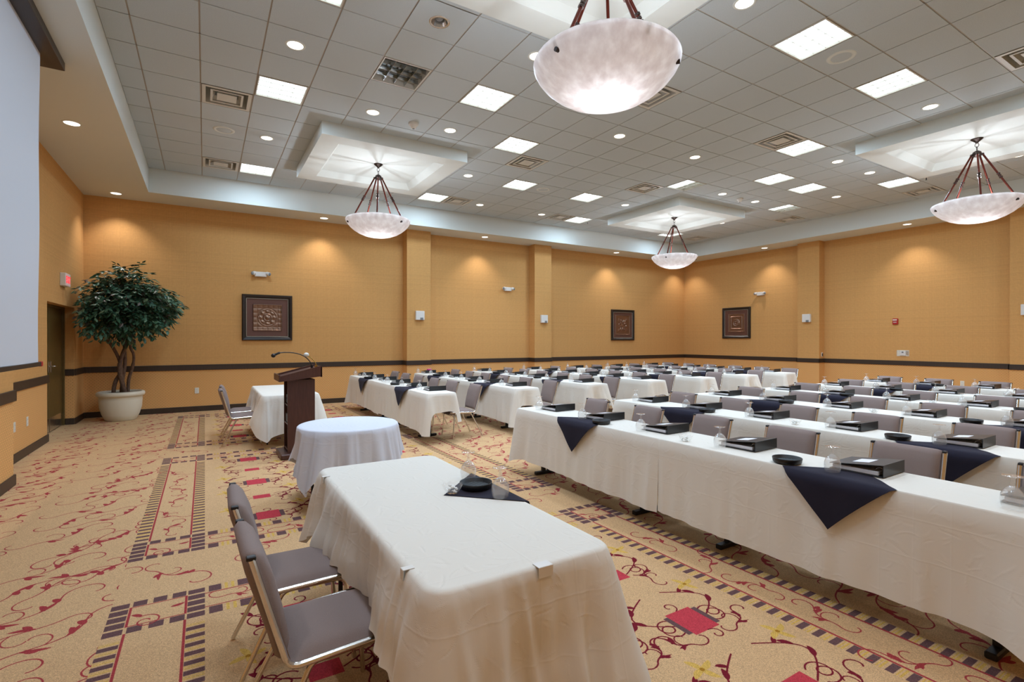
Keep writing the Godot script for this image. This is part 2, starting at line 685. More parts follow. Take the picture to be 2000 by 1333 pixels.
	al.uv1_scale = Vector3(1.3, 1.3, 1.3)
	al.backlight_enabled = true
	al.backlight = Color(0.42, 0.41, 0.405)
	# bark, leaves
	mat("bark", rgb(120, 92, 72), 0.85)
	M.bark.albedo_texture = noise_tex(0.05, FastNoiseLite.TYPE_SIMPLEX, 128, rgb(170, 170, 170), Color.WHITE, 8, 3)
	M.bark.uv1_triplanar = true
	M.bark.uv1_scale = Vector3(6, 2, 6)
	var lf := mat("leaf_green", Color.WHITE, 0.42)
	lf.vertex_color_use_as_albedo = true
	lf.backlight_enabled = true
	lf.backlight = Color(0.22, 0.3, 0.2)
	# glowing parts
	var p := mat("panel_glow", rgb(240, 246, 250), 0.6)
	p.emission_enabled = true
	p.emission = Color(0.90, 0.97, 1.0)
	p.emission_energy_multiplier = 2.6
	var d := mat("downlight_glow", rgb(250, 246, 240), 0.6)
	d.emission_enabled = true
	d.emission = Color(1.0, 0.96, 0.90)
	d.emission_energy_multiplier = 3.5
	var b := mat("bulb_glow", rgb(255, 250, 240), 0.6)
	b.emission_enabled = true
	b.emission = Color(1.0, 0.95, 0.88)
	b.emission_energy_multiplier = 4.0
	var e := mat("exit_sign_glow", rgb(230, 70, 80), 0.5)
	e.emission_enabled = true
	e.emission = Color(1.0, 0.16, 0.2)
	e.emission_energy_multiplier = 0.8
	var gl := mat("green_light_glow", rgb(120, 220, 60), 0.5)
	gl.emission_enabled = true
	gl.emission = Color(0.4, 1.0, 0.1)
	gl.emission_energy_multiplier = 1.0

# ------------------------------------------------------------------ camera, light
func view_and_light() -> void:
	var cam := Camera3D.new()
	cam.name = "camera"
	cam.keep_aspect = Camera3D.KEEP_HEIGHT
	cam.projection = Camera3D.PROJECTION_PERSPECTIVE
	cam.fov = rad_to_deg(2.0 * atan(666.5 / 990.0))
	cam.position = Vector3(0, H, 0)
	cam.rotation = Vector3(deg_to_rad(-0.09), -atan(600.0 / 990.0), 0)
	cam.near = 0.05
	cam.far = 60.0
	add_child(cam)
	cam.current = true
	var we := WorldEnvironment.new()
	we.name = "world"
	var env := Environment.new()
	env.background_mode = Environment.BG_COLOR
	env.background_color = Color(0.02, 0.02, 0.02)
	env.tonemap_mode = Environment.TONE_MAPPER_LINEAR
	env.tonemap_exposure = 0.97
	env.sdfgi_enabled = true
	env.ssao_enabled = true
	env.ssil_enabled = true
	we.environment = env
	add_child(we)

const PANEL_E := 3.6      # each ceiling panel
const DOWN_E := 2.5       # each ceiling downlight
const WASH_E := 2.0       # each border downlight
const PEND_E := 1.7       # each bowl pendant

func lit(r: float, g: float, b: float) -> Color:
	return Color(r, g, b).linear_to_srgb()

func spot(parent: Node3D, at: Vector3, e: float, c: Color, angle: float, size := 0.06) -> void:
	var l := SpotLight3D.new()
	l.name = "lamp_light"
	parent.add_child(l, true)
	l.position = at
	l.rotation.x = -PI / 2
	l.light_energy = e
	l.light_color = c
	l.spot_angle = angle
	l.spot_angle_attenuation = 0.7
	l.spot_range = 30.0
	l.spot_attenuation = 2.0
	l.light_size = size
	l.shadow_enabled = true

# ------------------------------------------------------------------ room shell
func wall_run(st: SurfaceTool, a: Vector2, b: Vector2, y0: float, y1: float, d: float, ext := 0.0) -> void:
	# a strip of depth d on the room side of the line a-b (plan: x, N), the room to the left of a->b
	var t := (b - a).normalized()
	var n := Vector2(-t.y, t.x)
	var p := a - t * ext
	var q := b + t * ext
	var lo := Vector2(minf(minf(p.x, q.x), minf((p + n * d).x, (q + n * d).x)), minf(minf(p.y, q.y), minf((p + n * d).y, (q + n * d).y)))
	var hi := Vector2(maxf(maxf(p.x, q.x), maxf((p + n * d).x, (q + n * d).x)), maxf(maxf(p.y, q.y), maxf((p + n * d).y, (q + n * d).y)))
	box(st, V(lo.x, y0, lo.y), V(hi.x, y1, hi.y), 0.004)

func trim_path(called: String, path: Array, y0: float, y1: float, d: float) -> void:
	var st := st_new()
	for k in path.size() - 1:
		wall_run(st, path[k], path[k + 1], y0, y1, d, d if k > 0 and k < path.size() - 2 else 0.0)
	struct(called, done(st), M.dark_wood)

func wall_piece(w: MeshInstance3D, x0: float, x1: float, n0: float, n1: float, called: String) -> void:
	# a column standing proud of the wall, trellis paper below, linen above
	var st := st_new()
	box(st, V(x0, 0.93, n0), V(x1, SOF + 0.02, n1))
	var up := part(w, called, done(st), M.wall_linen)
	st = st_new()
	box(st, V(x0, 0.0, n0), V(x1, 0.93, n1))
	part(up, "wainscot", done(st), M.wall_trellis)

func shell() -> void:
	var T := 0.2
	# floor
	var st := SurfaceTool.new()
	var am := ArrayMesh.new()
	for strip in [[X0 - T, -0.45, "f"], [3.11, X1 + T, "f"], [-0.45, 3.11, "p"]]:
		st = st_new()
		var a: float = strip[0]
		var b: float = strip[1]
		var q := [V(a, 0, NB - T), V(b, 0, NB - T), V(b, 0, NA + T), V(a, 0, NA + T)]
		for k in [0, 2, 1, 0, 3, 2]:
			var p: Vector3 = q[k]
			if strip[2] == "p":
				st.set_uv(Vector2((p.x + 0.45) / 3.56, (-p.z + 0.25) / 4.2))
			else:
				st.set_uv(Vector2((p.x + 0.45) / 2.1, (-p.z + 0.25) / 2.1))
			st.set_uv2(Vector2(p.x, -p.z))
			st.set_normal(Vector3.UP)
			st.add_vertex(p)
		st.set_material(M.carpet_panel if strip[2] == "p" else M.carpet_field)
		st.commit(am)
	var fl := MeshInstance3D.new()
	fl.name = "floor"
	fl.mesh = am
	fl.set_meta("kind", "structure")
	add_child(fl)
	st = st_new()
	box(st, V(X0 - T, -0.15, NB - T), V(X1 + T, -0.002, NA + T))
	part(fl, "slab", done(st), M.soil)
	# plant wall
	st = st_new()
	box(st, V(X0 - T, 0.93, NA), V(X1 + T, CEI + 0.48, NA + T))
	var wa := struct("wall_back", done(st), M.wall_linen)
	st = st_new()
	box(st, V(X0 - T, -0.1, NA), V(X1 + T, 0.93, NA + T))
	part(wa, "wainscot", done(st), M.wall_trellis)
	wall_piece(wa, 4.37, 5.01, 12.333, NA + 0.05, "pilaster")
	wall_piece(wa, 8.25, 8.85, 12.333, NA + 0.05, "pilaster")
	# thermostat wall
	st = st_new()
	box(st, V(X1, 0.93, NB - T), V(X1 + T, CEI + 0.48, NA))
	var wb := struct("wall_right", done(st), M.wall_linen)
	st = st_new()
	box(st, V(X1, -0.1, NB - T), V(X1 + T, 0.93, NA))
	part(wb, "wainscot", done(st), M.wall_trellis)
	wall_piece(wb, 14.79, X1 + 0.05, 7.72, 8.33, "pilaster")
	wall_piece(wb, 14.79, X1 + 0.05, 3.16, 3.77, "pilaster")
	# wall behind the camera
	st = st_new()
	box(st, V(X0 - T, 0.93, NB - T), V(X1 + T, CEI + 0.48, NB))
	var wn := struct("wall_front", done(st), M.wall_linen)
	st = st_new()
	box(st, V(X0 - T, -0.1, NB - T), V(X1 + T, 0.93, NB))
	part(wn, "wainscot", done(st), M.wall_trellis)
	# screen wall with the door recess
	st = st_new()
	box(st, V(X0 - T, 0.93, NB), V(X0, CEI + 0.48, 10.0))
	box(st, V(X0 - T, 0.93, 11.85), V(X0, CEI + 0.48, NA))
	box(st, V(X0 - T, 2.09, 10.0), V(X0, CEI + 0.48, 11.85))
	box(st, V(X0 - 0.5, -0.1, 9.6), V(X0 - 0.3, 2.6, 12.2))
	var wl := struct("wall_left", done(st), M.wall_linen)
	st = st_new()
	box(st, V(X0 - T, -0.1, NB), V(X0, 0.93, 10.0))
	box(st, V(X0 - T, -0.1, 11.85), V(X0, 0.93, NA))
	part(wl, "wainscot", done(st), M.wall_trellis)
	wall_piece(wl, X0 - 0.05, -1.70, 6.55, 7.18, "pilaster")
	wall_piece(wl, X0 - 0.05, -1.70, 1.7, 2.33, "pilaster")
	# double door in the recess
	var dr := Node3D.new()
	dr.name = "door_1"
	dr.set_meta("kind", "structure")
	add_child(dr)
	for k in 2:
		st = st_new()
		box(st, V(-2.2, 0.012, 10.05 + k * 0.875), V(-2.16, 2.05, 10.05 + k * 0.875 + 0.87), 0.004)
		var leafm := part(dr, "door_leaf", done(st), M.door_paint)
		st = st_new()
		box(st, V(-2.16, 0.98, 10.86 if k == 0 else 10.98), V(-2.15, 1.16, 10.91 if k == 0 else 11.03), 0.003)
		tube(st, [V(-2.15, 1.08, 10.885 if k == 0 else 11.005), V(-2.11, 1.08, 10.885 if k == 0 else 11.005), V(-2.105, 1.08, 10.78 if k == 0 else 11.11)], 0.009)
		part(leafm, "door_handle", done(st), M.silver)
		st = st_new()
		box(st, V(-2.16, 0.02, 10.07 + k * 0.875), V(-2.156, 0.24, 10.05 + k * 0.875 + 0.85), 0.001)
		part(leafm, "kick_plate", done(st), M.silver)
	st = st_new()
	box(st, V(-2.22, 0, 10.0), V(-2.13, 2.09, 10.05), 0.004)
	box(st, V(-2.22, 0, 11.80), V(-2.13, 2.09, 11.85), 0.004)
	box(st, V(-2.22, 2.05, 10.05), V(-2.13, 2.09, 11.80), 0.004)
	part(dr, "door_frame", done(st), M.door_paint)
	# chair rails and baseboards follow the columns; the room lies left of each run
	var back := [Vector2(X1, NA), Vector2(8.85, NA), Vector2(8.85, 12.333), Vector2(8.25, 12.333), Vector2(8.25, NA), Vector2(5.01, NA), Vector2(5.01, 12.333), Vector2(4.37, 12.333), Vector2(4.37, NA), Vector2(X0, NA)]
	var right := [Vector2(X1, NB), Vector2(X1, 3.16), Vector2(14.79, 3.16), Vector2(14.79, 3.77), Vector2(X1, 3.77), Vector2(X1, 7.72), Vector2(14.79, 7.72), Vector2(14.79, 8.33), Vector2(X1, 8.33), Vector2(X1, NA)]
	var left_a := [Vector2(X0, NA), Vector2(X0, 11.85), Vector2(-2.13, 11.85)]
	var left_b := [Vector2(-2.13, 10.0), Vector2(X0, 10.0), Vector2(X0, 7.18), Vector2(-1.70, 7.18), Vector2(-1.70, 6.55), Vector2(X0, 6.55), Vector2(X0, 2.33), Vector2(-1.7, 2.33), Vector2(-1.7, 1.7), Vector2(X0, 1.7), Vector2(X0, NB)]
	var front := [Vector2(X0, NB), Vector2(X1, NB)]
	trim_path("trim_1", back, 0.875, 0.99, 0.022)
	trim_path("trim_2", right, 0.875, 0.99, 0.022)
	trim_path("trim_3", left_a, 0.875, 0.99, 0.022)
	trim_path("trim_4", left_b, 0.875, 0.99, 0.022)
	trim_path("trim_5", front, 0.875, 0.99, 0.022)
	trim_path("baseboard_back", back, 0.0, 0.112, 0.018)
	trim_path("baseboard_right", right, 0.0, 0.112, 0.018)
	trim_path("baseboard_left", left_a, 0.0, 0.112, 0.018)
	trim_path("baseboard_left", left_b, 0.0, 0.112, 0.018)
	trim_path("baseboard_front", front, 0.0, 0.112, 0.018)

const FX0 := -0.91
const FX1 := 14.13
const FN0 := 0.34
const FN1 := 11.80
const COFFERS := [[2.69, 9.11], [10.43, 9.08], [10.45, 3.05], [2.70, 3.03]]

func cell(i: int, j: int) -> Vector2:
	return Vector2(0.86 + PITCH * i, 6.05 + PITCH * j)

func seen_px(p: Vector3) -> Vector2:
	var th := atan(600.0 / 990.0)
	var z := p.x * sin(th) - p.z * cos(th)
	if z < 0.2:
		return Vector2(-9999, -9999)
	var r := p.x * cos(th) + p.z * sin(th)
	return Vector2(1000 + 990 * r / z, 665 - 990 * (p.y - H) / z)

func ceiling(used: Dictionary) -> void:
	var st := st_new()
	box(st, V(X0 - 0.2, CEI + 0.35, NB - 0.2), V(X1 + 0.2, CEI + 0.48, NA + 0.2))
	var ce := struct("ceiling", done(st), M.grid_metal)
	# dropped border
	st = st_new()
	box(st, V(X0, SOF, FN1), V(X1, CEI + 0.35, NA))
	box(st, V(X0, SOF, NB), V(X1, CEI + 0.35, FN0))
	box(st, V(X0, SOF, FN0), V(FX0, CEI + 0.35, FN1))
	box(st, V(FX1, SOF, FN0), V(X1, CEI + 0.35, FN1))
	part(ce, "dropped_border", done(st), M.white_paint)
	# tee grid
	st = st_new()
	for i in range(-3, 24):
		var x := 0.86 + PITCH * (i - 0.5)
		if x > FX0 and x < FX1:
			box(st, V(x - 0.009, CEI + 0.006, FN0), V(x + 0.009, CEI + 0.03, FN1))
	for j in range(-10, 11):
		var n := 6.05 + PITCH * (j - 0.5)
		if n > FN0 and n < FN1:
			box(st, V(FX0, CEI + 0.006, n - 0.009), V(FX1, CEI + 0.03, n + 0.009))
	part(ce, "tee_grid", done(st), M.grid_metal)
	# tiles: those that show largest are parts, the rest one field
	var whole := st_new()
	box(whole, Vector3(-0.2935, 0.0, -0.2935), Vector3(0.2935, 0.02, 0.2935), 0.0)
	var tile := done(whole)
	var cand := []
	var rest := st_new()
	var some := false
	for i in range(-3, 24):
		for j in range(-10, 11):
			if used.has(Vector2i(i, j)):
				continue
			var c := cell(i, j)
			var a := Vector2(maxf(c.x - 0.2935, FX0 + 0.004), maxf(c.y - 0.2935, FN0 + 0.004))
			var b := Vector2(minf(c.x + 0.2935, FX1 - 0.004), minf(c.y + 0.2935, FN1 - 0.004))
			if b.x - a.x < 0.03 or b.y - a.y < 0.03:
				continue
			var under := false
			for k in COFFERS:
				if absf(c.x - k[0]) < 0.85 and absf(c.y - k[1]) < 0.85:
					under = true
			if under:
				continue
			var full := b.x - a.x > 0.57 and b.y - a.y > 0.57
			var px := seen_px(V(c.x, CEI, c.y))
			if px.x > -60 and px.x < 2060 and px.y > -60:
				cand.append([V(c.x, 0, c.y).length(), a, b, full])
			else:
				box(rest, V(a.x, CEI, a.y), V(b.x, CEI + 0.02, b.y))
				some = true
	var hole := st_new()
	hole.set_smooth_group(-1)
	for k in 32:
		var a0 := TAU * k / 32.0
		var a1 := TAU * (k + 1) / 32.0
		var sq := func(a: float) -> Vector3: return Vector3(cos(a), 0, -sin(a)) * 0.2935 / maxf(absf(cos(a)), absf(sin(a)))
		var ci := func(a: float) -> Vector3: return Vector3(cos(a), 0, -sin(a)) * 0.085
		quad(hole, sq.call(a0), ci.call(a0), ci.call(a1), sq.call(a1))
	var hc := cell(2, -2)
	part(ce, "ceiling_tile", done(hole), M.tile_fibre, V(hc.x, CEI, hc.y))
	cand.sort_custom(func(p, q): return p[0] < q[0])
	for k in cand.size():
		var a: Vector2 = cand[k][1]
		var b: Vector2 = cand[k][2]
		var lift := 0.0
		if k < 300:
			if cand[k][3]:
				part(ce, "ceiling_tile", tile, M.tile_fibre, V((a.x + b.x) / 2, CEI + lift, (a.y + b.y) / 2))
			else:
				var s2 := st_new()
				box(s2, V(a.x, CEI + lift, a.y), V(b.x, CEI + lift + 0.02, b.y))
				part(ce, "ceiling_tile", done(s2), M.tile_fibre)
		else:
			box(rest, V(a.x, CEI + lift, a.y), V(b.x, CEI + lift + 0.02, b.y))
			some = true
	if some:
		part(ce, "tile_field", done(rest), M.tile_fibre).set_meta("kind", "stuff")
	# coffers
	st = st_new()
	var o := 1.2
	var i2 := 0.9
	var y0 := 4.585
	var y1 := y0 + 0.11
	var i3 := 0.82
	st.set_smooth_group(-1)
	for k in 4:
		var rot := Basis(Vector3.UP, k * PI / 2)
		var A := func(x: float, y: float, z: float) -> Vector3: return rot * Vector3(x, y, z)
		quad(st, A.call(-o, y0, o), A.call(o, y0, o), A.call(o, CEI + 0.012, o), A.call(-o, CEI + 0.012, o))
		quad(st, A.call(-o, y0, o), A.call(-i2, y0, i2), A.call(i2, y0, i2), A.call(o, y0, o))
		quad(st, A.call(-i2, y0, i2), A.call(-i2 + 0.01, y0 + 0.02, i2 - 0.01), A.call(i2 - 0.01, y0 + 0.02, i2 - 0.01), A.call(i2, y0, i2))
		quad(st, A.call(-i2 + 0.01, y0 + 0.02, i2 - 0.01), A.call(-i3, y1, i3), A.call(i3, y1, i3), A.call(i2 - 0.01, y0 + 0.02, i2 - 0.01))
	quad(st, Vector3(-i3, y1, -i3), Vector3(i3, y1, -i3), Vector3(i3, y1, i3), Vector3(-i3, y1, i3))
	quad(st, Vector3(-o, y1 + 0.06, -o), Vector3(-o, y1 + 0.06, o), Vector3(o, y1 + 0.06, o), Vector3(o, y1 + 0.06, -o))
	var cm := done(st)
	for k in COFFERS:
		part(ce, "coffer", cm, M.white_paint, V(k[0], 0, k[1]))

# ------------------------------------------------------------------ ceiling fittings
func row_words(j: int) -> String:
	var rows_ := [8, 5, 2, 0, -2, -5, -8]
	var at := rows_.find(j)
	if at < 0:
		at = 0
		for k in rows_.size():
			if absi(rows_[k] - j) < absi(rows_[at] - j):
				at = k
	return ORD[at] + " fixture line from plant wall"

func panel_light(i: int, j: int, mode: String, nth: int) -> void:
	var c := cell(i, j)
	var label := "lit square ceiling light panel, %s from screen wall, %s" % [ORD[nth], row_words(j)]
	if mode == "off":
		label = "unlit square ceiling light panel with dark mirrored louver cells"
	elif mode == "half":
		label = "half-lit square ceiling light panel, %s from screen wall, %s" % [ORD[nth], row_words(j)]
	var t := thing("ceiling_light_panel", label, "ceiling light", V(c.x, CEI, c.y), 0.0, "square ceiling light panels")
	var st := st_new()
	var o := 0.288
	var w := 0.014
	for s in [-1.0, 1.0]:
		box(st, Vector3(-o, -0.004, s * o), Vector3(o, 0.10, s * (o - w)), 0.0)
		box(st, Vector3(s * o, -0.004, -o + w), Vector3(s * (o - w), 0.10, o - w), 0.0)
	part(t, "frame", done(st), M.vent_metal)
	var inn := o - w
	st = st_new()
	box(st, Vector3(-inn, 0.095, -inn), Vector3(inn, 0.105, inn))
	part(t, "housing", done(st), M.louver if mode == "off" else M.white_paint)
	if mode == "off":
		for k in 2:
			st = st_new()
			tube(st, [Vector3(-inn, 0.075, (k - 0.5) * 0.26), Vector3(inn, 0.075, (k - 0.5) * 0.26)], 0.013, 8)
			part(t, "tube_lamp", done(st), M.grey_plastic)
	else:
		st = st_new()
		if mode == "half":
			box(st, Vector3(-inn, 0.020, -inn), Vector3(0.0, 0.028, inn))
		else:
			box(st, Vector3(-inn, 0.020, -inn), Vector3(inn, 0.028, inn))
		part(t, "diffuser_lamp", done(st), M.panel_glow)
	for k in 3:
		for s in 2:
			st = st_new()
			var p := -inn + 2.0 * inn * (k + 1) / 4.0
			var e0 := Vector3(p, 0, 0) if s == 0 else Vector3(0, 0, p)
			var ax := Vector3(0, 0, inn) if s == 0 else Vector3(inn, 0, 0)
			var sd := Vector3(1, 0, 0) if s == 0 else Vector3(0, 0, 1)
			var wb := 0.010 if mode == "off" else 0.003
			var low := 0.008 if mode == "off" else 0.006
			var high := 0.052 if mode == "off" else 0.0195
			var pts := [e0 - sd * 0.0015, e0 + sd * 0.0015, e0 + sd * wb, e0 - sd * wb]
			pts[0].y = low
			pts[1].y = low
			pts[2].y = high
			pts[3].y = high
			var mid := e0 + Vector3(0, (low + high) / 2, 0)
			st.set_smooth_group(-1)
			for q in 4:
				var a: Vector3 = pts[q]
				var b: Vector3 = pts[(q + 1) % 4]
				face(st, [a - ax, b - ax, b + ax, a + ax], mid)
			part(t, "louver_blade", done(st), M.louver if mode == "off" else M.white_plastic)
	if mode == "off":
		return
	var l := AreaLight3D.new()
	l.name = "panel_light"
	t.add_child(l, true)
	l.area_size = Vector2(0.5 if mode == "full" else 0.25, 0.5)
	l.position = Vector3(0.0 if mode == "full" else -0.13, -0.008, 0)
	l.rotation.x = -PI / 2
	l.light_energy = PANEL_E * (1.0 if mode == "full" else 0.5)
	l.light_color = lit(0.58, 0.78, 1.0)
	l.area_range = 30.0
	l.area_attenuation = 2.0
	l.shadow_enabled = true

func ceiling_fittings() -> void:
	var used := {}
	var panels := [[0, 2, "full"], [0, 8, "full"], [0, -2, "full"], [4, 0, "full"], [2, 0, "off"], [6, 2, "full"], [8, 5, "full"], [6, 8, "full"], [11, 5, "full"], [13, 8, "full"], [13, 2, "half"], [8, -5, "full"], [11, -5, "full"], [13, -2, "full"], [15, 0, "full"], [17, 0, "full"], [19, -2, "full"], [19, 2, "half"], [19, 8, "full"], [0, -8, "full"], [6, -8, "full"], [13, -8, "full"], [19, -8, "full"]]
	var vents := [[-1, 3], [-1, 8], [7, 3], [7, 8], [12, 3], [12, 8], [12, -2], [7, -2], [12, -7], [21, -2], [21, 3], [21, 8]]
	var downs := [[0, 0], [2, 2], [0, 5], [2, -2], [4, -2], [4, 2], [6, 5], [8, 8], [11, 8], [13, 5], [8, 0], [11, 0], [15, 2], [17, 2], [6, -5], [13, -5], [15, -2], [17, -2], [19, 0], [8, -8], [11, -8], [0, -5], [19, -5], [19, 5]]
	var speakers := [[-1, 5], [9, -5], [9, 5]]
	for k in panels + vents:
		used[Vector2i(k[0], k[1])] = true
	used[Vector2i(2, -2)] = true
	ceiling(used)
	for k in panels:
		var nth := 0
		for q in panels:
			if q[1] == k[1] and q[0] < k[0] and q[2] != "off":
				nth += 1
		panel_light(k[0], k[1], k[2], nth)
	# air vents
	var vt := thing("ceiling_vent", "", "air vent", Vector3.ZERO, 0.0, "square ceiling air vents")
	var st := st_new()
	for s in [-1.0, 1.0]:
		box(st, Vector3(-0.288, -0.004, s * 0.288), Vector3(0.288, 0.001, s * 0.245), 0.0)
		box(st, Vector3(s * 0.288, -0.004, -0.245), Vector3(s * 0.245, 0.001, 0.245), 0.0)
	part(vt, "frame", done(st), M.vent_metal)
	st = st_new()
	box(st, Vector3(-0.26, 0.30, -0.26), Vector3(0.26, 0.31, 0.26))
	for s in [-1.0, 1.0]:
		box(st, Vector3(-0.26, 0.0012, s * 0.26), Vector3(0.26, 0.30, s * 0.246))
		box(st, Vector3(s * 0.26, 0.0012, -0.246), Vector3(s * 0.246, 0.30, 0.246))
	part(vt, "duct_box", done(st), M.vent_metal)
	for lv in [[0.192, 0.166], [0.115, 0.0]]:
		st = st_new()
		st.set_smooth_group(-1)
		var a: float = lv[0]
		var b: float = lv[1]
		for k in 4:
			var rot := Basis(Vector3.UP, k * PI / 2)
			var P := func(x: float, y: float, z: float) -> Vector3: return rot * Vector3(x, y, z)
			if b > 0.0:
				quad(st, P.call(-a, -0.002, a), P.call(-b, -0.002, b), P.call(b, -0.002, b), P.call(a, -0.002, a))
				quad(st, P.call(-b, -0.002, b), P.call(-b, 0.012, b), P.call(b, 0.012, b), P.call(b, -0.002, b))
			quad(st, P.call(-a, -0.002, a), P.call(a, -0.002, a), P.call(a - 0.05, 0.07, a - 0.05), P.call(-a + 0.05, 0.07, a - 0.05))
		if b == 0.0:
			quad(st, Vector3(-a, -0.002, a), Vector3(-a, -0.002, -a), Vector3(a, -0.002, -a), Vector3(a, -0.002, a))
		part(vt, "louver_ring" if b > 0.0 else "centre_plate", done(st), M.vent_metal)
	for k in vents.size():
		var c := cell(vents[k][0], vents[k][1])
		var nth := 0
		for q in vents:
			if q[1] == vents[k][1] and q[0] < vents[k][0]:
				nth += 1
		var line := {8: "line along plant wall border", 3: "line between panels and plant-side coffers", -2: "line beyond the middle of ceiling", -7: "line farthest from plant wall"}
		var lab := "square stepped ceiling air vent, %s from screen wall, %s" % [ORD[nth], line[vents[k][1]]]
		if k == 0:
			vt.position = V(c.x, CEI, c.y)
			vt.set_meta("label", lab)
		else:
			again(vt, "ceiling_vent", V(c.x, CEI, c.y), 0.0, lab)
	# recessed downlights in the tiles
	for k in downs.size():
		var c := cell(downs[k][0], downs[k][1])
		var nth := 0
		for q in downs:
			if q[1] == downs[k][1] and q[0] < downs[k][0]:
				nth += 1
		downlight(V(c.x, CEI, c.y), "round recessed downlight in tile, %s from screen wall, %s" % [ORD[nth], row_words(downs[k][1])], "downlights in the tiles", DOWN_E, lit(0.84, 0.88, 1.0), 48.0, not (downs[k][0] == 2 and downs[k][1] == -2))
	# downlights in the border wash the walls
	var wash := [[-1.45, 12.22, "at door corner over the potted tree"], [2.35, 12.22, "over wall between framed tile and first pilaster"], [6.52, 12.18, "over wall between the two plant-wall pilasters"], [11.3, 12.18, "over plant wall past the second pilaster"], [14.5, 12.15, "in the far corner of plant and thermostat walls"], [14.58, 9.22, "over thermostat wall between corner and pilaster"], [14.55, 5.54, "over thermostat wall above red alarm"], [14.55, 1.5, "at the end of thermostat wall past second pilaster"], [-1.47, 8.57, "over screen wall before the door recess"], [-1.47, 4.9, "hidden over the projection screen"], [-1.47, 1.0, "at the near end of screen wall"], [2.35, -0.1, "first along the wall opposite plant wall"], [6.52, -0.1, "second along the wall opposite plant wall"], [11.3, -0.1, "third along the wall opposite plant wall"]]
	for w in wash:
		downlight(V(w[0], SOF, w[1]), "round border downlight " + w[2], "downlights in the dropped border", WASH_E, lit(1.0, 0.93, 0.92), 52.0, true)
	# speakers, detectors, sprinklers
	for k in 3:
		var c := cell(speakers[k][0], speakers[k][1])
		var t := thing("ceiling_speaker", "round flush ceiling speaker grille " + ["between vents near the screen wall", "beside lit panel across from plant side", "in tile between middle coffers"][k], "speaker", V(c.x, CEI, c.y))
		st = st_new()
		lathe(st, [Vector2(0.0, -0.006), Vector2(0.10, -0.006), Vector2(0.105, -0.004)], 28)
		part(t, "grille", done(st), M.tile_fibre)
		st = st_new()
		lathe(st, [Vector2(0.105, -0.004), Vector2(0.112, -0.010), Vector2(0.145, -0.006), Vector2(0.15, 0.0)], 28)
		part(t, "rim", done(st), M.white_paint)
	for k in 2:
		var p: Vector2 = [Vector2(2.69, 7.30), Vector2(10.55, 7.28)][k]
		var t := thing("smoke_detector", ["white smoke detector beside the coffer near screen wall", "white smoke detector beside the coffer in far corner"][k], "smoke detector", V(p.x, CEI, p.y))
		st = st_new()
		lathe(st, [Vector2(0.07, -0.03), Vector2(0.075, -0.015), Vector2(0.075, 0.0)], 20)
		part(t, "base_plate", done(st), M.white_plastic)
		st = st_new()
		lathe(st, [Vector2(0.0, -0.085), Vector2(0.028, -0.083), Vector2(0.034, -0.075), Vector2(0.05, -0.045), Vector2(0.068, -0.03)], 20)
		part(t, "sensor_dome", done(st), M.white_plastic)
		st = st_new()
		lathe(st, [Vector2(0.0, -0.092), Vector2(0.016, -0.09), Vector2(0.02, -0.083)], 12)
		part(t, "sensor_tip", done(st), M.grey_plastic)
	for k in 3:
		var p: Vector2 = [Vector2(4.02, 5.52), Vector2(9.05, 10.9), Vector2(12.4, 4.4)][k]
		var t := thing("sprinkler_head", "small dark sprinkler head " + ["behind the large alabaster pendant", "at far coffer edge near plant wall", "near the coffer on thermostat side"][k], "sprinkler", V(p.x, CEI, p.y))
		st = st_new()
		lathe(st, [Vector2(0.0, -0.006), Vector2(0.03, -0.004), Vector2(0.034, 0.0)], 14)
		part(t, "rosette", done(st), M.white_plastic)
		st = st_new()
		lathe(st, [Vector2(0.0, -0.05), Vector2(0.018, -0.048), Vector2(0.005, -0.04), Vector2(0.009, -0.02), Vector2(0.009, -0.004)], 10)
		part(t, "nozzle", done(st), M.black_metal)

func downlight(at: Vector3, label: String, group: String, e: float, tint: Color, angle: float, on: bool) -> void:
	if not on:
		label = "unlit recessed downlight with chrome cone and bare bulb"
	var t := thing("downlight", label, "downlight", at, 0.0, group)
	var st := st_new()
	lathe(st, [Vector2(0.083, -0.002), Vector2(0.086, -0.006), Vector2(0.104, -0.004), Vector2(0.107, 0.0)], 24)
	part(t, "trim_ring", done(st), M.white_paint if on else M.silver)
	st = st_new()
	lathe(st, [Vector2(0.0, -0.0045), Vector2(0.06, -0.004), Vector2(0.083, -0.003)] if on else [Vector2(0.0, 0.10), Vector2(0.05, 0.095), Vector2(0.066, 0.05), Vector2(0.083, -0.002)], 24)
	part(t, "lens_lamp" if on else "reflector_cone", done(st), M.downlight_glow if on else M.silver)
	if on:
		spot(t, Vector3(0, -0.016, 0), e, tint, angle, 0.06)
	else:
		st = st_new()
		ball(st, Vector3(0, 0.055, 0), Vector3(0.044, 0.04, 0.044), 14, 8)
		part(t, "bulb", done(st), M.grey_plastic)

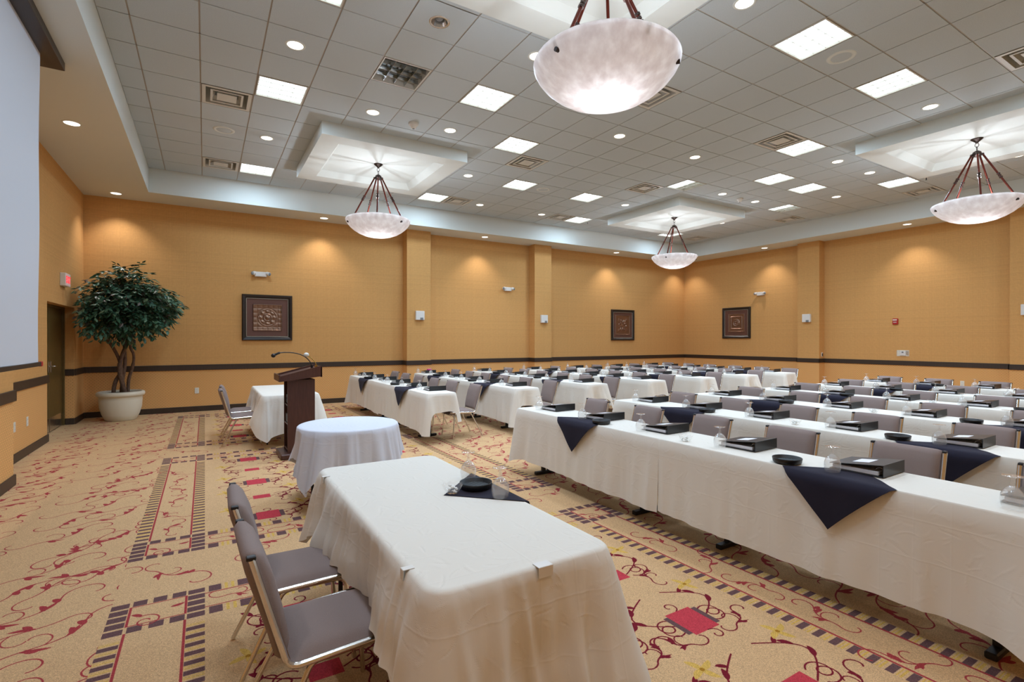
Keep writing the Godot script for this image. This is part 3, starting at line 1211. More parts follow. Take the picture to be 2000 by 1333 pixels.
func pendants() -> void:
	var bowl := st_new()
	var prof := [Vector2(0.0, -0.29), Vector2(0.08, -0.288), Vector2(0.17, -0.277), Vector2(0.26, -0.255), Vector2(0.35, -0.218), Vector2(0.43, -0.168), Vector2(0.50, -0.108), Vector2(0.545, -0.050), Vector2(0.566, -0.008), Vector2(0.570, 0.015), Vector2(0.560, 0.030), Vector2(0.545, 0.028), Vector2(0.535, 0.012)]
	lathe(bowl, prof, 64)
	var bm := done(bowl)
	var names := [["alabaster bowl pendant near the potted tree corner", -0.65], ["alabaster bowl pendant in the far corner of room", -0.3], ["alabaster bowl pendant beside thermostat wall", -1.5], ["alabaster bowl pendant over the aisle before near table", -0.5]]
	for k in 4:
		var c = COFFERS[k]
		var t := thing("bowl_pendant", names[k][0], "pendant lamp", V(c[0], 3.66, c[1]), names[k][1], "alabaster bowl pendants")
		part(t, "bowl_lamp", bm, M.alabaster)
		var st := st_new()
		var cy := 4.695 - 3.66
		lathe(st, [Vector2(0.0, cy - 0.075), Vector2(0.015, cy - 0.073), Vector2(0.022, cy - 0.055), Vector2(0.04, cy - 0.04), Vector2(0.045, cy - 0.034), Vector2(0.062, cy - 0.022), Vector2(0.066, cy - 0.016), Vector2(0.078, cy - 0.008), Vector2(0.08, cy)], 24)
		part(t, "ceiling_canopy", done(st), M.bronze_dark)
		for q in 2:
			st = st_new()
			var ring := []
			for s in 17:
				var a := TAU * s / 16.0
				var rr := 0.032
				var off := Vector3(cos(a) * rr * 0.75, sin(a) * rr, 0) if q == 0 else Vector3(0, sin(a) * rr, cos(a) * rr * 0.75)
				ring.append(Vector3(0, cy - 0.10 - q * 0.052, 0) + off)
			tube(st, ring, 0.004, 6)
			part(t, "chain_link", done(st), M.bronze_dark)
		st = st_new()
		var hy := cy - 0.185 - 0.05
		lathe(st, [Vector2(0.0, hy - 0.05), Vector2(0.03, hy - 0.047), Vector2(0.052, hy - 0.03), Vector2(0.06, hy), Vector2(0.052, hy + 0.025), Vector2(0.03, hy + 0.042), Vector2(0.01, hy + 0.052)], 20)
		part(t, "hub", done(st), M.bronze_dark)
		for r in 5:
			var a := TAU * r / 5.0
			var d := Vector3(cos(a), 0, sin(a))
			var p0 := d * 0.062 + Vector3(0, hy - 0.01, 0)
			var p1 := d * 0.49 + Vector3(0, -0.055, 0)
			st = st_new()
			tube(st, [p0, p1], 0.0135, 10)
			var rod := part(t, "rod", done(st), M.bronze)
			var ax := (p1 - p0).normalized()
			for q in [[0.44, 0.024], [0.475, 0.021], [0.51, 0.024], [0.015, 0.02]]:
				var m := p0.lerp(p1, q[0])
				st = st_new()
				tube(st, [m - ax * 0.009, m + ax * 0.009], q[1], 10)
				part(rod, "collar", done(st), M.bronze_dark)
		for r in 3:
			var a := TAU * r / 3.0 + 0.4
			var d := Vector3(cos(a), 0, sin(a))
			st = st_new()
			var p := d * 0.535 + Vector3(0, -0.062, 0)
			tube(st, [p - d * 0.01, p + d * 0.012, p + d * 0.02], 0.017, 10)
			part(t, "bolt", done(st), M.bronze_dark)
		for r in 3:
			var a := TAU * r / 3.0 + 1.0
			st = st_new()
			ball(st, Vector3(cos(a) * 0.10, -0.15, sin(a) * 0.10), Vector3(0.035, 0.045, 0.035), 12, 8)
			part(t, "bulb_lamp", done(st), M.bulb_glow)
			var l := OmniLight3D.new()
			l.name = "bulb_light"
			t.add_child(l, true)
			l.position = Vector3(cos(a) * 0.10, -0.15, sin(a) * 0.10)
			l.light_energy = PEND_E / 3.0
			l.light_color = lit(0.80, 0.88, 1.0)
			l.light_size = 0.03
			l.omni_range = 30.0
			l.omni_attenuation = 2.0
			l.shadow_enabled = true

# ------------------------------------------------------------------ chairs
func bend(a: Vector3, b: Vector3, c: Vector3, r: float, n := 6) -> Array:
	# points rounding the corner b of the path a-b-c
	var u := (a - b).normalized()
	var w := (c - b).normalized()
	var half := acos(clampf(u.dot(w), -1.0, 1.0)) / 2.0
	var d := r / tan(half)
	var p := b + u * d
	var q := b + w * d
	var out := []
	for k in n + 1:
		var t := float(k) / n
		out.append(p.lerp(b, t).lerp(b.lerp(q, t), t))
	return out

func make_chair() -> Node3D:
	var t := thing("stacking_chair", "", "chair", Vector3.ZERO, 0.0, "")
	# seat: a cushion with soft edges and a little crown
	var st := st_new()
	var g := []
	var nu := 12
	for i in nu + 1:
		var row := []
		for j in nu + 1:
			var u := -1.0 + 2.0 * i / nu
			var v := -1.0 + 2.0 * j / nu
			var su := signf(u) * pow(absf(u), 0.7)
			var sv := signf(v) * pow(absf(v), 0.7)
			var edge := maxf(absf(u), absf(v))
			var y := 0.43 - 0.038 * pow(edge, 5.0) - (0.012 * maxf(0.0, su - 0.4))
			row.append(Vector3(0.005 + su * 0.215, y, sv * 0.2))
		g.append(row)
	sheet(st, g, true)
	st.set_smooth_group(-1)
	var rim := []
	for k in 4:
		for j in nu:
			match k:
				0: rim.append(g[j][0])
				1: rim.append(g[nu][j])
				2: rim.append(g[nu - j][nu])
				3: rim.append(g[0][nu - j])
	for k in rim.size():
		var a: Vector3 = rim[k]
		var b: Vector3 = rim[(k + 1) % rim.size()]
		quad(st, a, b, b + Vector3(0, -0.018, 0), a + Vector3(0, -0.018, 0))
	part(t, "seat", done(st), M.upholstery)
	st = st_new()
	box(st, Vector3(-0.19, 0.366, -0.185), Vector3(0.2, 0.376, 0.185), 0.003)
	part(t, "seat_pan", done(st), M.black_plastic)
	# backrest: padded slab, rolled at the top
	st = st_new()
	var prof := [Vector2(-0.222, 0.425), Vector2(-0.212, 0.47), Vector2(-0.232, 0.58), Vector2(-0.262, 0.70), Vector2(-0.292, 0.772), Vector2(-0.318, 0.800), Vector2(-0.345, 0.802), Vector2(-0.362, 0.782), Vector2(-0.352, 0.73), Vector2(-0.318, 0.62), Vector2(-0.282, 0.50), Vector2(-0.262, 0.425)]
	g = []
	var nz := 12
	var mc := Vector2(-0.285, 0.61)
	for i in prof.size() + 1:
		var row := []
		for j in nz + 1:
			var v := -1.0 + 2.0 * j / nz
			var sv := signf(v) * pow(absf(v), 0.72)
			var p: Vector2 = prof[i % prof.size()]
			var sh := 1.0 - 0.10 * pow(absf(v), 7.0)
			var ax := Vector2(mc.x - (p.y - mc.y) * 0.3, p.y)
			var q := ax + (p - ax) * Vector2(sh if absf(v) < 0.99 else 0.55, 1.0)
			row.append(Vector3(q.x, q.y - 0.006 * pow(absf(v), 6.0), sv * 0.187))
		g.append(row)
	sheet(st, g, false)
	for j in [0, nz]:
		var cap := []
		for i in prof.size():
			cap.append(g[i][j])
		for k in range(1, cap.size() - 1):
			if j == 0:
				tri(st, cap[0], cap[k + 1], cap[k])
			else:
				tri(st, cap[0], cap[k], cap[k + 1])
	part(t, "backrest", done(st), M.upholstery)
	# chromed side frames: back upright bent into the seat rail
	for s in [-1.0, 1.0]:
		st = st_new()
		var z: float = s * 0.203
		var a := Vector3(-0.335, 0.785, z)
		var b := Vector3(-0.222, 0.385, z)
		var c := Vector3(0.205, 0.40, z)
		var pts := [a] + bend(a, b, c, 0.055) + [c]
		tube(st, pts, 0.011, 8, 0.015, Vector3(0, 0, 1))
		var fr := part(t, "side_frame", done(st), M.chrome)
		st = st_new()
		box(st, Vector3(-0.352, 0.782, z - 0.011), Vector3(-0.322, 0.797, z + 0.011), 0.003)
		part(fr, "end_cap", done(st), M.black_plastic)
		# legs hang from a bent tube under the rail
		for f in [1.0, -1.0]:
			st = st_new()
			var foot := Vector3(0.16, 0.006, s * 0.225) if f > 0 else Vector3(-0.335, 0.006, s * 0.232)
			var knee := Vector3(0.125, 0.383, s * 0.196) if f > 0 else Vector3(-0.145, 0.381, s * 0.196)
			var mid := Vector3(0.0, 0.383, s * 0.196)
			tube(st, [mid] + bend(mid, knee, foot, 0.05) + [foot], 0.0105, 8)
			part(t, "leg", done(st), M.chrome)
	return t

# ------------------------------------------------------------------ tables and cloths
func make_desk(called: String, length: float, width: float, feet: Array) -> Node3D:
	# along local z from 0 to length, width along x from 0
	var t := thing(called, "", "table", Vector3.ZERO, 0.0, "")
	var st := st_new()
	box(st, Vector3(0.004, 0.70, 0.004), Vector3(width - 0.004, 0.724, length - 0.004), 0.004)
	part(t, "table_top", done(st), M.dark_wood)
	for f in feet:
		st = st_new()
		box(st, Vector3(0.19, 0.03, f - 0.02), Vector3(0.23, 0.70, f + 0.02), 0.004)
		box(st, Vector3(0.27, 0.03, f - 0.02), Vector3(0.31, 0.70, f + 0.02), 0.004)
		var lg := part(t, "leg", done(st), M.black_metal)
		st = st_new()
		box(st, Vector3(0.10, 0.0, f - 0.025), Vector3(width - 0.06, 0.035, f + 0.025), 0.006)
		part(lg, "foot_bar", done(st), M.black_metal)
	return t

# cloth over a long narrow table: closed end at z = 0, open seam at z = length
func row_cloth(length: float, width: float, seed_: int) -> ArrayMesh:
	rng.seed = seed_
	var st := st_new()
	# perimeter from the seam along the back, round the end, along the front to the seam
	var path := []          # [point(x,z), outward normal, kind position]
	var r := 0.03
	var corner := [Vector2(width - r, r), Vector2(r, r)]
	var nb := 26
	for k in nb:
		path.append([Vector2(width, lerpf(length, r, float(k) / (nb - 1))), Vector2(1, 0), 0])
	for k in range(1, 8):
		var a := lerpf(0.0, PI / 2, k / 8.0)
		path.append([corner[0] + Vector2(cos(a), -sin(a)) * r, Vector2(cos(a), -sin(a)), 1])
	for k in 25:
		path.append([Vector2(lerpf(width - r, r, k / 24.0), 0), Vector2(0, -1), 2])
	for k in range(1, 8):
		var a := lerpf(PI / 2, PI, k / 8.0)
		path.append([corner[1] + Vector2(cos(a), -sin(a)) * r, Vector2(cos(a), -sin(a)), 3])
	var nf := 110
	for k in nf:
		path.append([Vector2(0, lerpf(r, length, float(k) / (nf - 1))), Vector2(-1, 0), 4])
	# phase data for folds
	var ph := []
	for k in 6:
		ph.append(rng.randf_range(0, TAU))
	var s := 0.0
	var cols := []
	var rd := ridges(length * 2.0 + width, 0.13, 0.006, 0.016)
	var prev: Vector2 = path[0][0]
	var wid := path.size()
	for k in wid:
		var p: Vector2 = path[k][0]
		var n: Vector2 = path[k][1]
		var kind: int = path[k][2]
		s += p.distance_to(prev)
		prev = p
		var dc := minf(p.distance_to(Vector2(width, 0)), p.distance_to(Vector2.ZERO))
		var dfront := p.distance_to(Vector2.ZERO)
		var near := exp(-pow(dc / 0.11, 2.0))
		var drop := 0.30
		if kind == 4:
			drop = 0.565 + 0.012 * sin(s * 2.3 + ph[0])
		elif kind == 3:
			drop = 0.60
		elif kind == 2:
			var f := 1.0 - p.x / width
			drop = 0.27 + 0.012 * sin(s * 9.0 + ph[1]) + 0.28 * pow(f, 14.0) + 0.10 * pow(1.0 - f, 12.0)
		elif kind == 1:
			drop = 0.43
		else:
			drop = 0.28 + 0.01 * sin(s * 5.0 + ph[2]) + 0.12 * exp(-dc / 0.08)
		if kind == 4:
			drop += 0.05 * exp(-dfront / 0.06)
		var col := []
		var rows_ := 12
		for q in rows_ + 1:
			var t := float(q) / rows_
			var tt := t * t * (3 - 2 * t)
			var wave := 0.010 * sin(s * 7.3 + ph[3]) + 0.008 * sin(s * 15.7 + ph[4]) + 0.005 * sin(s * 29.0 + ph[5] + t * 2.0)
			if kind == 4:
				wave *= 0.55 + 0.6 * exp(-dfront / 0.4) + 0.5 * exp(-(length - p.y) / 0.25)
			var outw := 0.004 + 0.028 * t + tt * wave * 1.2 + tt * ridge_at(rd, s, t) * (1.5 if kind == 2 else 1.0)
			outw += near * 0.075 * t * (1.0 if kind in [1, 3] else 0.8)
			if kind == 2:
				outw += -0.02 * sin((p.x / width) * PI) * t
			# wrinkle near the seam
			if kind == 4 or kind == 0:
				outw += 0.010 * t * sin((length - p.y) * 32.0) * exp(-(length - p.y) / 0.12)
			var y := TOP - drop * t
			if q == 0:
				y = TOP
				outw = -0.006
			elif q == 1:
				y = TOP - 0.007
				outw = 0.003
			var xz := p + n * outw
			# keep the sheet clear of the floor
			col.append(Vector3(xz.x, maxf(y, 0.03), xz.y))
		cols.append(col)
	sheet(st, cols, true)
	# top
	var top := []
	var nz := 30
	for i in nz + 1:
		var row := []
		for j in 7:
			var z := lerpf(r, length, float(i) / nz)
			var x := lerpf(0.006, width - 0.006, j / 6.0)
			row.append(Vector3(x, TOP, z))
		top.append(row)
	sheet(st, top, false)
	var e := []
	for j in 7:
		var x := lerpf(0.006, width - 0.006, j / 6.0)
		e.append(Vector3(clampf(x, r, width - r), TOP, 0.006))
	for j in 6:
		quad(st, e[j], top[0][j], top[0][j + 1], e[j + 1])
	return done(st)

# cloth hanging on all sides of a rectangular table centred on the origin
func full_cloth(hx: float, hz: float, r: float, drops: Array, flap: float, seed_: int, folds := 1.0) -> ArrayMesh:
	# drops: +x, -z, -x, +z
	rng.seed = seed_
	var st := st_new()
	var path := []
	var c := [Vector2(hx - r, -hz + r), Vector2(-hx + r, -hz + r), Vector2(-hx + r, hz - r), Vector2(hx - r, hz - r)]
	for k in 4:
		var a0 := -k * PI / 2           # outward angle of the side before the corner
		var n0 := Vector2(cos(a0), sin(a0))
		var pa: Vector2 = c[(k + 3) % 4] + n0 * r
		var pb: Vector2 = c[k] + n0 * r
		var m := int(pa.distance_to(pb) / 0.012)
		for q in m:
			path.append([pa.lerp(pb, float(q) / m), n0, k, float(q) / m, -1.0])
		for q in 16:
			var a := a0 - PI / 2 * q / 16.0
			var n := Vector2(cos(a), sin(a))
			path.append([c[k] + n * r, n, k, 1.0, q / 16.0])
	var ph := []
	for k in 8:
		ph.append(rng.randf_range(0, TAU))
	var cols := []
	var s := 0.0
	var rd := ridges(4.0 * (hx + hz), 0.10, 0.010, 0.030)
	var prev: Vector2 = path[0][0]
	for k in path.size() + 1:
		var e = path[k % path.size()]
		var p: Vector2 = e[0]
		var n: Vector2 = e[1]
		if k < path.size():
			s += p.distance_to(prev)
		prev = p
		var side: int = e[2]
		var cd := 9.0
		for q in 4:
			cd = minf(cd, p.distance_to(c[q] + (c[q] - Vector2.ZERO).sign() * r * 0.7))
		var drop: float = drops[side]
		if e[4] >= 0.0:
			drop = lerpf(drops[side], drops[(side + 1) % 4], e[4])
		var near := exp(-pow(cd / 0.13, 2.0))
		drop += flap * exp(-cd / 0.10)
		var ss := s if k < path.size() else 0.0
		if k == path.size():
			cols.append(cols[0].duplicate())
			continue
		var col := []
		for q in 19:
			var t := q / 18.0
			var wave := 0.024 * sin(ss * 6.1 + ph[0]) + 0.020 * sin(ss * 12.3 + ph[1] + t) + 0.013 * sin(ss * 24.0 + ph[2] - t * 1.5)
			var fade := smoothstep(0.0, 0.25, minf(ss, 5.0)) if k < 20 else 1.0
			if k > path.size() - 20:
				fade = smoothstep(0.0, 1.0, (path.size() - k) / 20.0)
			var outw := 0.006 + 0.035 * t + folds * t * wave * fade * 0.9 + pow(t, 0.8) * fade * ridge_at(rd, ss, t)
			outw += near * 0.10 * t + exp(-cd / 0.16) * 0.022 * t * sin(ss * 62.0 + t)
			outw += 0.010 * sin(t * 9.0 + ss * 3.0 + ph[3]) * t * folds * 0.5
			var y := TOP - drop * t
			if q == 0:
				outw = -0.008
				y = TOP
			elif q == 1:
				outw = 0.004
				y = TOP - 0.010
			var xz := p + n * outw
			col.append(Vector3(xz.x, maxf(y, 0.02), xz.y))
		cols.append(col)
	sheet(st, cols, true)
	# top disc fan over the ring
	var ctr := Vector3(0, TOP, 0)
	st.set_smooth_group(0)
	var m0 := path.size()
	for k in m0:
		var k2 := (k + 1) % m0
		var a: Vector3 = cols[k][0]
		var b: Vector3 = cols[k2][0]
		var a2 := Vector3(a.x * (hx - 0.016) / hx, TOP, a.z * (hz - 0.016) / hz)
		var b2 := Vector3(b.x * (hx - 0.016) / hx, TOP, b.z * (hz - 0.016) / hz)
		quad(st, a, b, b2, a2)
		tri(st, ctr, a2, b2)
	return done(st)

func round_cloth(rad: float, height: float, half: float, turn: float, seed_: int) -> ArrayMesh:
	rng.seed = seed_
	var st := st_new()
	var ph := rng.randf_range(0, TAU)
	var cols := []
	var n := 220
	var rd := ridges(TAU, 0.26, 0.02, 0.05)
	for k in n + 1:
		var a := TAU * (k % n) / n
		var b := a - turn
		var ext := half / maxf(absf(cos(b)), absf(sin(b)))
		var drop := minf(ext - rad, height - 0.06)
		var corner := pow(absf(sin(2.0 * b)), 3.0)
		var col := []
		for q in 17:
			var t := q / 16.0
			var fold := (0.030 * sin(a * 13.0 + ph) + 0.016 * sin(a * 23.0 + ph * 2.0)) * t * 0.7 + ridge_at(rd, a, t * 0.3) * t * smoothstep(0.0, 0.2, a) * smoothstep(0.0, 0.2, TAU - a)
			var flare := (0.02 + 0.10 * corner + 0.03 * sin(3.0 * a + 1.0)) * t
			var rr := rad + 0.004 + fold + flare
			var y := height - drop * t * (1.0 - 0.05 * corner)
			if q == 0:
				rr = rad - 0.008
			elif q == 1:
				rr = rad + 0.003
				y = height - 0.009
			col.append(Vector3(cos(a) * rr, y, -sin(a) * rr))
		cols.append(col)
	sheet(st, cols, true)
	st.set_smooth_group(0)
	for k in n:
		var a: Vector3 = cols[k][0]
		var b: Vector3 = cols[k + 1][0]
		var a2 := Vector3(a.x * 0.93, height, a.z * 0.93)
		var b2 := Vector3(b.x * 0.93, height, b.z * 0.93)
		quad(st, a, b, b2, a2)
		tri(st, Vector3(0, height, 0), a2, b2)
	return done(st)

# square napkin laid cornerwise over an edge; the edge is the line x = 0, the table lies on +x
func napkin_mesh(half: float, seed_: int) -> ArrayMesh:
	rng.seed = seed_
	var ph := rng.randf_range(0, TAU)
	var st := st_new()
	var rows_ := 30
	var over := []
	var under := []
	for i in rows_ + 1:
		var t := -half + 2.0 * half * i / rows_
		var w := maxf(half - absf(t), 0.0005)
		var ro := []
		var ru := []
		for j in 17:
			var u := -1.0 + 2.0 * j / 16.0
			var z := u * w
			var p: Vector3
			if t < 0.0:
				p = Vector3(-t, 0.0022 + 0.0012 * sin(z * 30.0 + t * 22.0 + ph), z)
			else:
				var bulge := 0.046 * minf(1.0, t / 0.05) + 0.014 * (t / half) + 0.006 * sin(z * 24.0 + ph) * t / half
				p = Vector3(-bulge, 0.0022 - maxf(0.0, t - 0.012), z * (1.0 - 0.12 * t / half) + 0.01 * sin(ph) * t / half)
			ro.append(p)
			ru.append(p + (Vector3(0, -0.0014, 0) if t < 0.0 else Vector3(0.0015, -0.0006, 0)))
		over.append(ro)
		under.append(ru)
	sheet(st, over, false)
	sheet(st, under, true)
	return done(st)

# ------------------------------------------------------------------ tableware
func make_goblet() -> Node3D:
	var t := thing("water_goblet", "", "glass", Vector3.ZERO, 0.0, "")
	# upside down: the mouth stands on the cloth
	var st := st_new()
	lathe(st, [Vector2(0.0385, 0.0), Vector2(0.0425, 0.018), Vector2(0.0445, 0.036), Vector2(0.043, 0.055), Vector2(0.036, 0.075), Vector2(0.024, 0.09), Vector2(0.012, 0.099), Vector2(0.0, 0.102)], 24)
	lathe(st, [Vector2(0.0, 0.096), Vector2(0.012, 0.094), Vector2(0.022, 0.087), Vector2(0.034, 0.073), Vector2(0.041, 0.054), Vector2(0.0425, 0.036), Vector2(0.0405, 0.018), Vector2(0.0372, 0.0)], 24)
	part(t, "bowl", done(st), M.wineglass)
	st = st_new()
	lathe(st, [Vector2(0.012, 0.099), Vector2(0.0075, 0.105), Vector2(0.011, 0.111), Vector2(0.0075, 0.117), Vector2(0.006, 0.128), Vector2(0.009, 0.138)], 16)
	part(t, "stem", done(st), M.wineglass)
	st = st_new()
	lathe(st, [Vector2(0.009, 0.138), Vector2(0.022, 0.142), Vector2(0.0375, 0.1455), Vector2(0.0385, 0.148), Vector2(0.02, 0.147), Vector2(0.0, 0.146)], 24)
	part(t, "foot", done(st), M.wineglass)
	return t

func make_binder() -> Node3D:
	# spine along x at z = 0 (thick), opening towards -z (thin edge)
	var t := thing("ring_binder", "", "binder", Vector3.ZERO, 0.0, "")
	var hx := 0.137
	var d := 0.285
	var th := 0.07
	var st := st_new()
	box(st, Vector3(-hx, 0.0, -d), Vector3(hx, 0.004, -0.002), 0.001)
	part(t, "back_cover", done(st), M.binder_vinyl)
	st = st_new()
	box(st, Vector3(-hx, 0.0, -0.004), Vector3(hx, th, 0.0), 0.001)
	part(t, "spine", done(st), M.binder_vinyl)
	st = st_new()
	var tilt := atan2(th - 0.034, d)
	hull8(st, Transform3D(Basis(Vector3.RIGHT, -tilt), Vector3(0, th - 0.002 - sin(tilt) * d / 2, -d / 2)), Vector3(hx, 0.0018, d / 2), 0.0006)
	var fc := part(t, "front_cover", done(st), M.binder_vinyl)
	st = st_new()
	hull8(st, Transform3D(Basis(Vector3.RIGHT, -tilt), Vector3(0.0, th + 0.0008 - sin(tilt) * d * 0.52, -d * 0.52)), Vector3(0.06, 0.0006, 0.045))
	part(fc, "cover_label", done(st), M.paper)
	st = st_new()
	box(st, Vector3(-hx + 0.012, 0.0045, -d + 0.012), Vector3(hx - 0.012, 0.027, -0.03), 0.002)
	part(t, "paper_block", done(st), M.paper)
	for k in 3:
		st = st_new()
		var ring := []
		for q in 13:
			var a := PI * q / 12.0
			ring.append(Vector3((k - 1) * 0.09, 0.012 + sin(a) * 0.034, -0.036 + cos(a) * 0.024))
		tube(st, ring, 0.0018, 6)
		part(t, "ring", done(st), M.silver)
	return t

func make_tray() -> Node3D:
	var t := thing("serving_tray", "", "tray", Vector3.ZERO, 0.0, "")
	var st := st_new()
	lathe(st, [Vector2(0.0, 0.0), Vector2(0.072, 0.0), Vector2(0.082, 0.006), Vector2(0.086, 0.030), Vector2(0.085, 0.033), Vector2(0.081, 0.031), Vector2(0.077, 0.012), Vector2(0.07, 0.008), Vector2(0.0, 0.008)], 36)
	part(t, "dish", done(st), M.black_plastic)
	st = st_new()
	for k in 13:
		var x := -0.066 + k * 0.011
		var z := sqrt(maxf(0.0, 0.069 * 0.069 - x * x))
		if z > 0.012:
			box(st, Vector3(x - 0.0022, 0.008, -z), Vector3(x + 0.0022, 0.0115, z), 0.0)
	part(t, "ribbed_base", done(st), M.tray_rubber)
	return t

func make_dish(filled: bool) -> Node3D:
	var t := thing("candy_dish", "", "bowl", Vector3.ZERO, 0.0, "")
	var st := st_new()
	var prof := [Vector2(0.0, 0.0), Vector2(0.026, 0.0), Vector2(0.03, 0.006), Vector2(0.042, 0.022), Vector2(0.051, 0.042)]
	st.set_smooth_group(0)
	var segs := 36
	for k in prof.size() - 1:
		for j in segs:
			var pts := []
			for e in [[k, j], [k, j + 1], [k + 1, j + 1], [k + 1, j]]:
				var p: Vector2 = prof[e[0]]
				var a: float = TAU * (int(e[1]) % segs) / segs
				var sc: float = 1.0 + 0.07 * (float(e[0]) / 4.0) * cos(9.0 * a)
				pts.append(Vector3(cos(a) * p.x * sc, p.y + 0.004 * (float(e[0]) / 4.0) * cos(9.0 * a), -sin(a) * p.x * sc))
			if prof[k].x > 1e-5:
				tri(st, pts[0], pts[1], pts[2])
			tri(st, pts[0], pts[2], pts[3])
	part(t, "glass_bowl", done(st), M.wineglass)
	if filled:
		st = st_new()
		rng.seed = 77
		for k in 12:
			var a := k * 2.4
			var r := 0.010 + 0.022 * fposmod(k * 0.37, 1.0)
			ball(st, Vector3(cos(a) * r, 0.012 + 0.007 * (k / 3), sin(a) * r), Vector3(0.011, 0.006, 0.008), 8, 5)
		part(t, "wrapped_mints", done(st), M.mint).set_meta("kind", "stuff")
	return t

func make_candy() -> ArrayMesh:
	var st := st_new()
	ball(st, Vector3.ZERO, Vector3(0.0095, 0.006, 0.0075), 10, 6)
	for s in [-1.0, 1.0]:
		st.set_smooth_group(-1)
		var mid := Vector3(s * 0.012, 0, 0)
		face(st, [Vector3(s * 0.008, 0.0, 0.001), Vector3(s * 0.017, 0.002, 0.006), Vector3(s * 0.017, -0.002, -0.006)], mid - Vector3(0, 0.01, 0))
		face(st, [Vector3(s * 0.008, -0.0008, 0.001), Vector3(s * 0.017, 0.0012, 0.006), Vector3(s * 0.017, -0.0028, -0.006)], mid + Vector3(0, 0.01, 0))
	return done(st)

# ------------------------------------------------------------------ the seating
func seating() -> void:
	var chair := make_chair()
	var goblet := make_goblet()
	var binder := make_binder()
	var tray := make_tray()
	var dish := make_dish(true)
	for o in [chair, goblet, binder, tray, dish]:
		remove_child(o)
	chair.set_meta("group", "grey stacking chairs")
	goblet.set_meta("group", "upturned water goblets")
	binder.set_meta("group", "black ring binders at the places")
	tray.set_meta("group", "black round serving trays")
	dish.set_meta("group", "candy dishes with mints")
	for n in ["stacking_chair", "water_goblet", "ring_binder", "serving_tray", "candy_dish"]:
		taken.erase(n)
	var blocks := [
		{"rows": 7, "x": 2.74, "n0": 6.88, "len": 2.28, "dir": 1.0, "seat0": 7.30, "seat": 0.79, "glass": 0.22, "spine": -0.05, "nap": [8.0, 10.25], "tray": [8.58, 10.30], "dish": 9.32, "feet": [[0.62, 1.95], [0.5, 1.75]], "word": "plant-side block"},
		{"rows": 6, "x": 3.06, "n0": 4.95, "len": 2.14, "dir": -1.0, "seat0": 4.65, "seat": 0.775, "glass": 0.03, "spine": -0.20, "nap": [3.86, 1.50], "tray": [3.60, 1.84], "dish": 2.64, "feet": [[0.24, 1.76], [0.20, 1.68]], "word": "block across aisle from plant"}]
	var W := 0.46
	var cloths := {}
	var naps := []
	for k in 3:
		naps.append(napkin_mesh(0.305, 40 + k))
	rng.seed = 100
	for bi in 2:
		var b = blocks[bi]
		var dir: float = b.dir
		var meshes := []
		for q in 3:
			meshes.append(row_cloth(b.len, W, 200 + bi * 10 + q))
		var desk_a: Node3D = null
		var desk_b: Node3D = null
		for i in b.rows:
			var x: float = b.x + 1.49 * i
			var place := "%s row, %s" % [ORD[i], b.word]
			for q in 2:
				# outer end of each table: q 0 at the aisle, q 1 away from it
				var outer: float = b.n0 if q == 0 else b.n0 + dir * 2.0 * b.len
				var inward: float = dir if q == 0 else -dir
				# local z runs from the outer end inwards; world z = -N
				var turn := 0.0
				var pos := V(x, 0, outer)
				var mirrored := inward > 0.0
				var lab := "%s dark narrow training table in %s" % ["aisle-end" if q == 0 else "far-end", place]
				var dk := desk_at(b.len, W, b.feet[q], mirrored, lab, pos)
				var cm: ArrayMesh = meshes[(i + q) % 3] if not mirrored else mirror_of(meshes[(i + q) % 3], cloths, bi * 10 + (i + q) % 3)
				single("tablecloth", cm, M.linen_cream, "cream tablecloth over %s table in %s" % ["aisle-end" if q == 0 else "far-end", place], "tablecloth", pos, 0.0, "cream cloths on the training tables")
				single("navy_napkin", naps[(i * 2 + q) % 3], M.napkin_navy, "navy napkin hung cornerwise over %s table in %s" % ["aisle-end" if q == 0 else "far-end", place], "napkin", V(x - 0.002, TOP + 0.0005, b.nap[q] + rng.randf_range(-0.03, 0.03)), 0.0, "navy napkins over the table fronts")
				again(tray, "serving_tray", V(x + 0.092, TOP + 0.004, b.tray[q] + rng.randf_range(-0.015, 0.015)), rng.randf_range(0, TAU), "round black serving tray on %s table in %s" % ["aisle-end" if q == 0 else "far-end", place])
			again(dish, "candy_dish", V(x + 0.10, TOP + 0.001, b.dish), rng.randf_range(0, TAU), "glass candy dish of white mints in %s" % place)
			for k in 6:
				var n: float = b.seat0 + dir * b.seat * k
				var seat: String = "aisle seat" if k == 0 else ORD[k] + " seat from aisle"
				var wx := x + 0.64 + rng.randf_range(-0.02, 0.025)
				again(chair, "stacking_chair", V(wx, 0, n + rng.randf_range(-0.02, 0.02)), PI + rng.randf_range(-0.05, 0.05), "grey fabric chair, %s, %s" % [seat, place])
				again(goblet, "water_goblet", V(x + 0.115 + rng.randf_range(-0.015, 0.015), TOP + 0.0042, n + b.glass + rng.randf_range(-0.01, 0.01)), rng.randf_range(0, TAU), "upturned water goblet, %s, %s" % [seat, place])
				var bn := again(binder, "ring_binder", V(x + 0.325 - (0.004 if bi == 0 else 0.0), TOP + 0.0042, n + b.spine), rng.randf_range(-0.05, 0.05), "black ring binder, %s, %s" % [seat, place])
				if bi == 0 and i == 1 and k == 5:
					var st := st_new()
					box(st, Vector3(-0.05, 0.0, -0.03), Vector3(0.05, 0.03, 0.03), 0.004)
					single("pink_case", done(st), M.pink_plastic, "small bright pink case on binder, second row, plant-side block", "case", V(x + 0.32, TOP + 0.068, n + b.spine + 0.10), 0.2)
	head_tables(chair, goblet, tray)
	dish.free()
	binder.free()
	goblet.free()
	tray.free()
	chair.free()

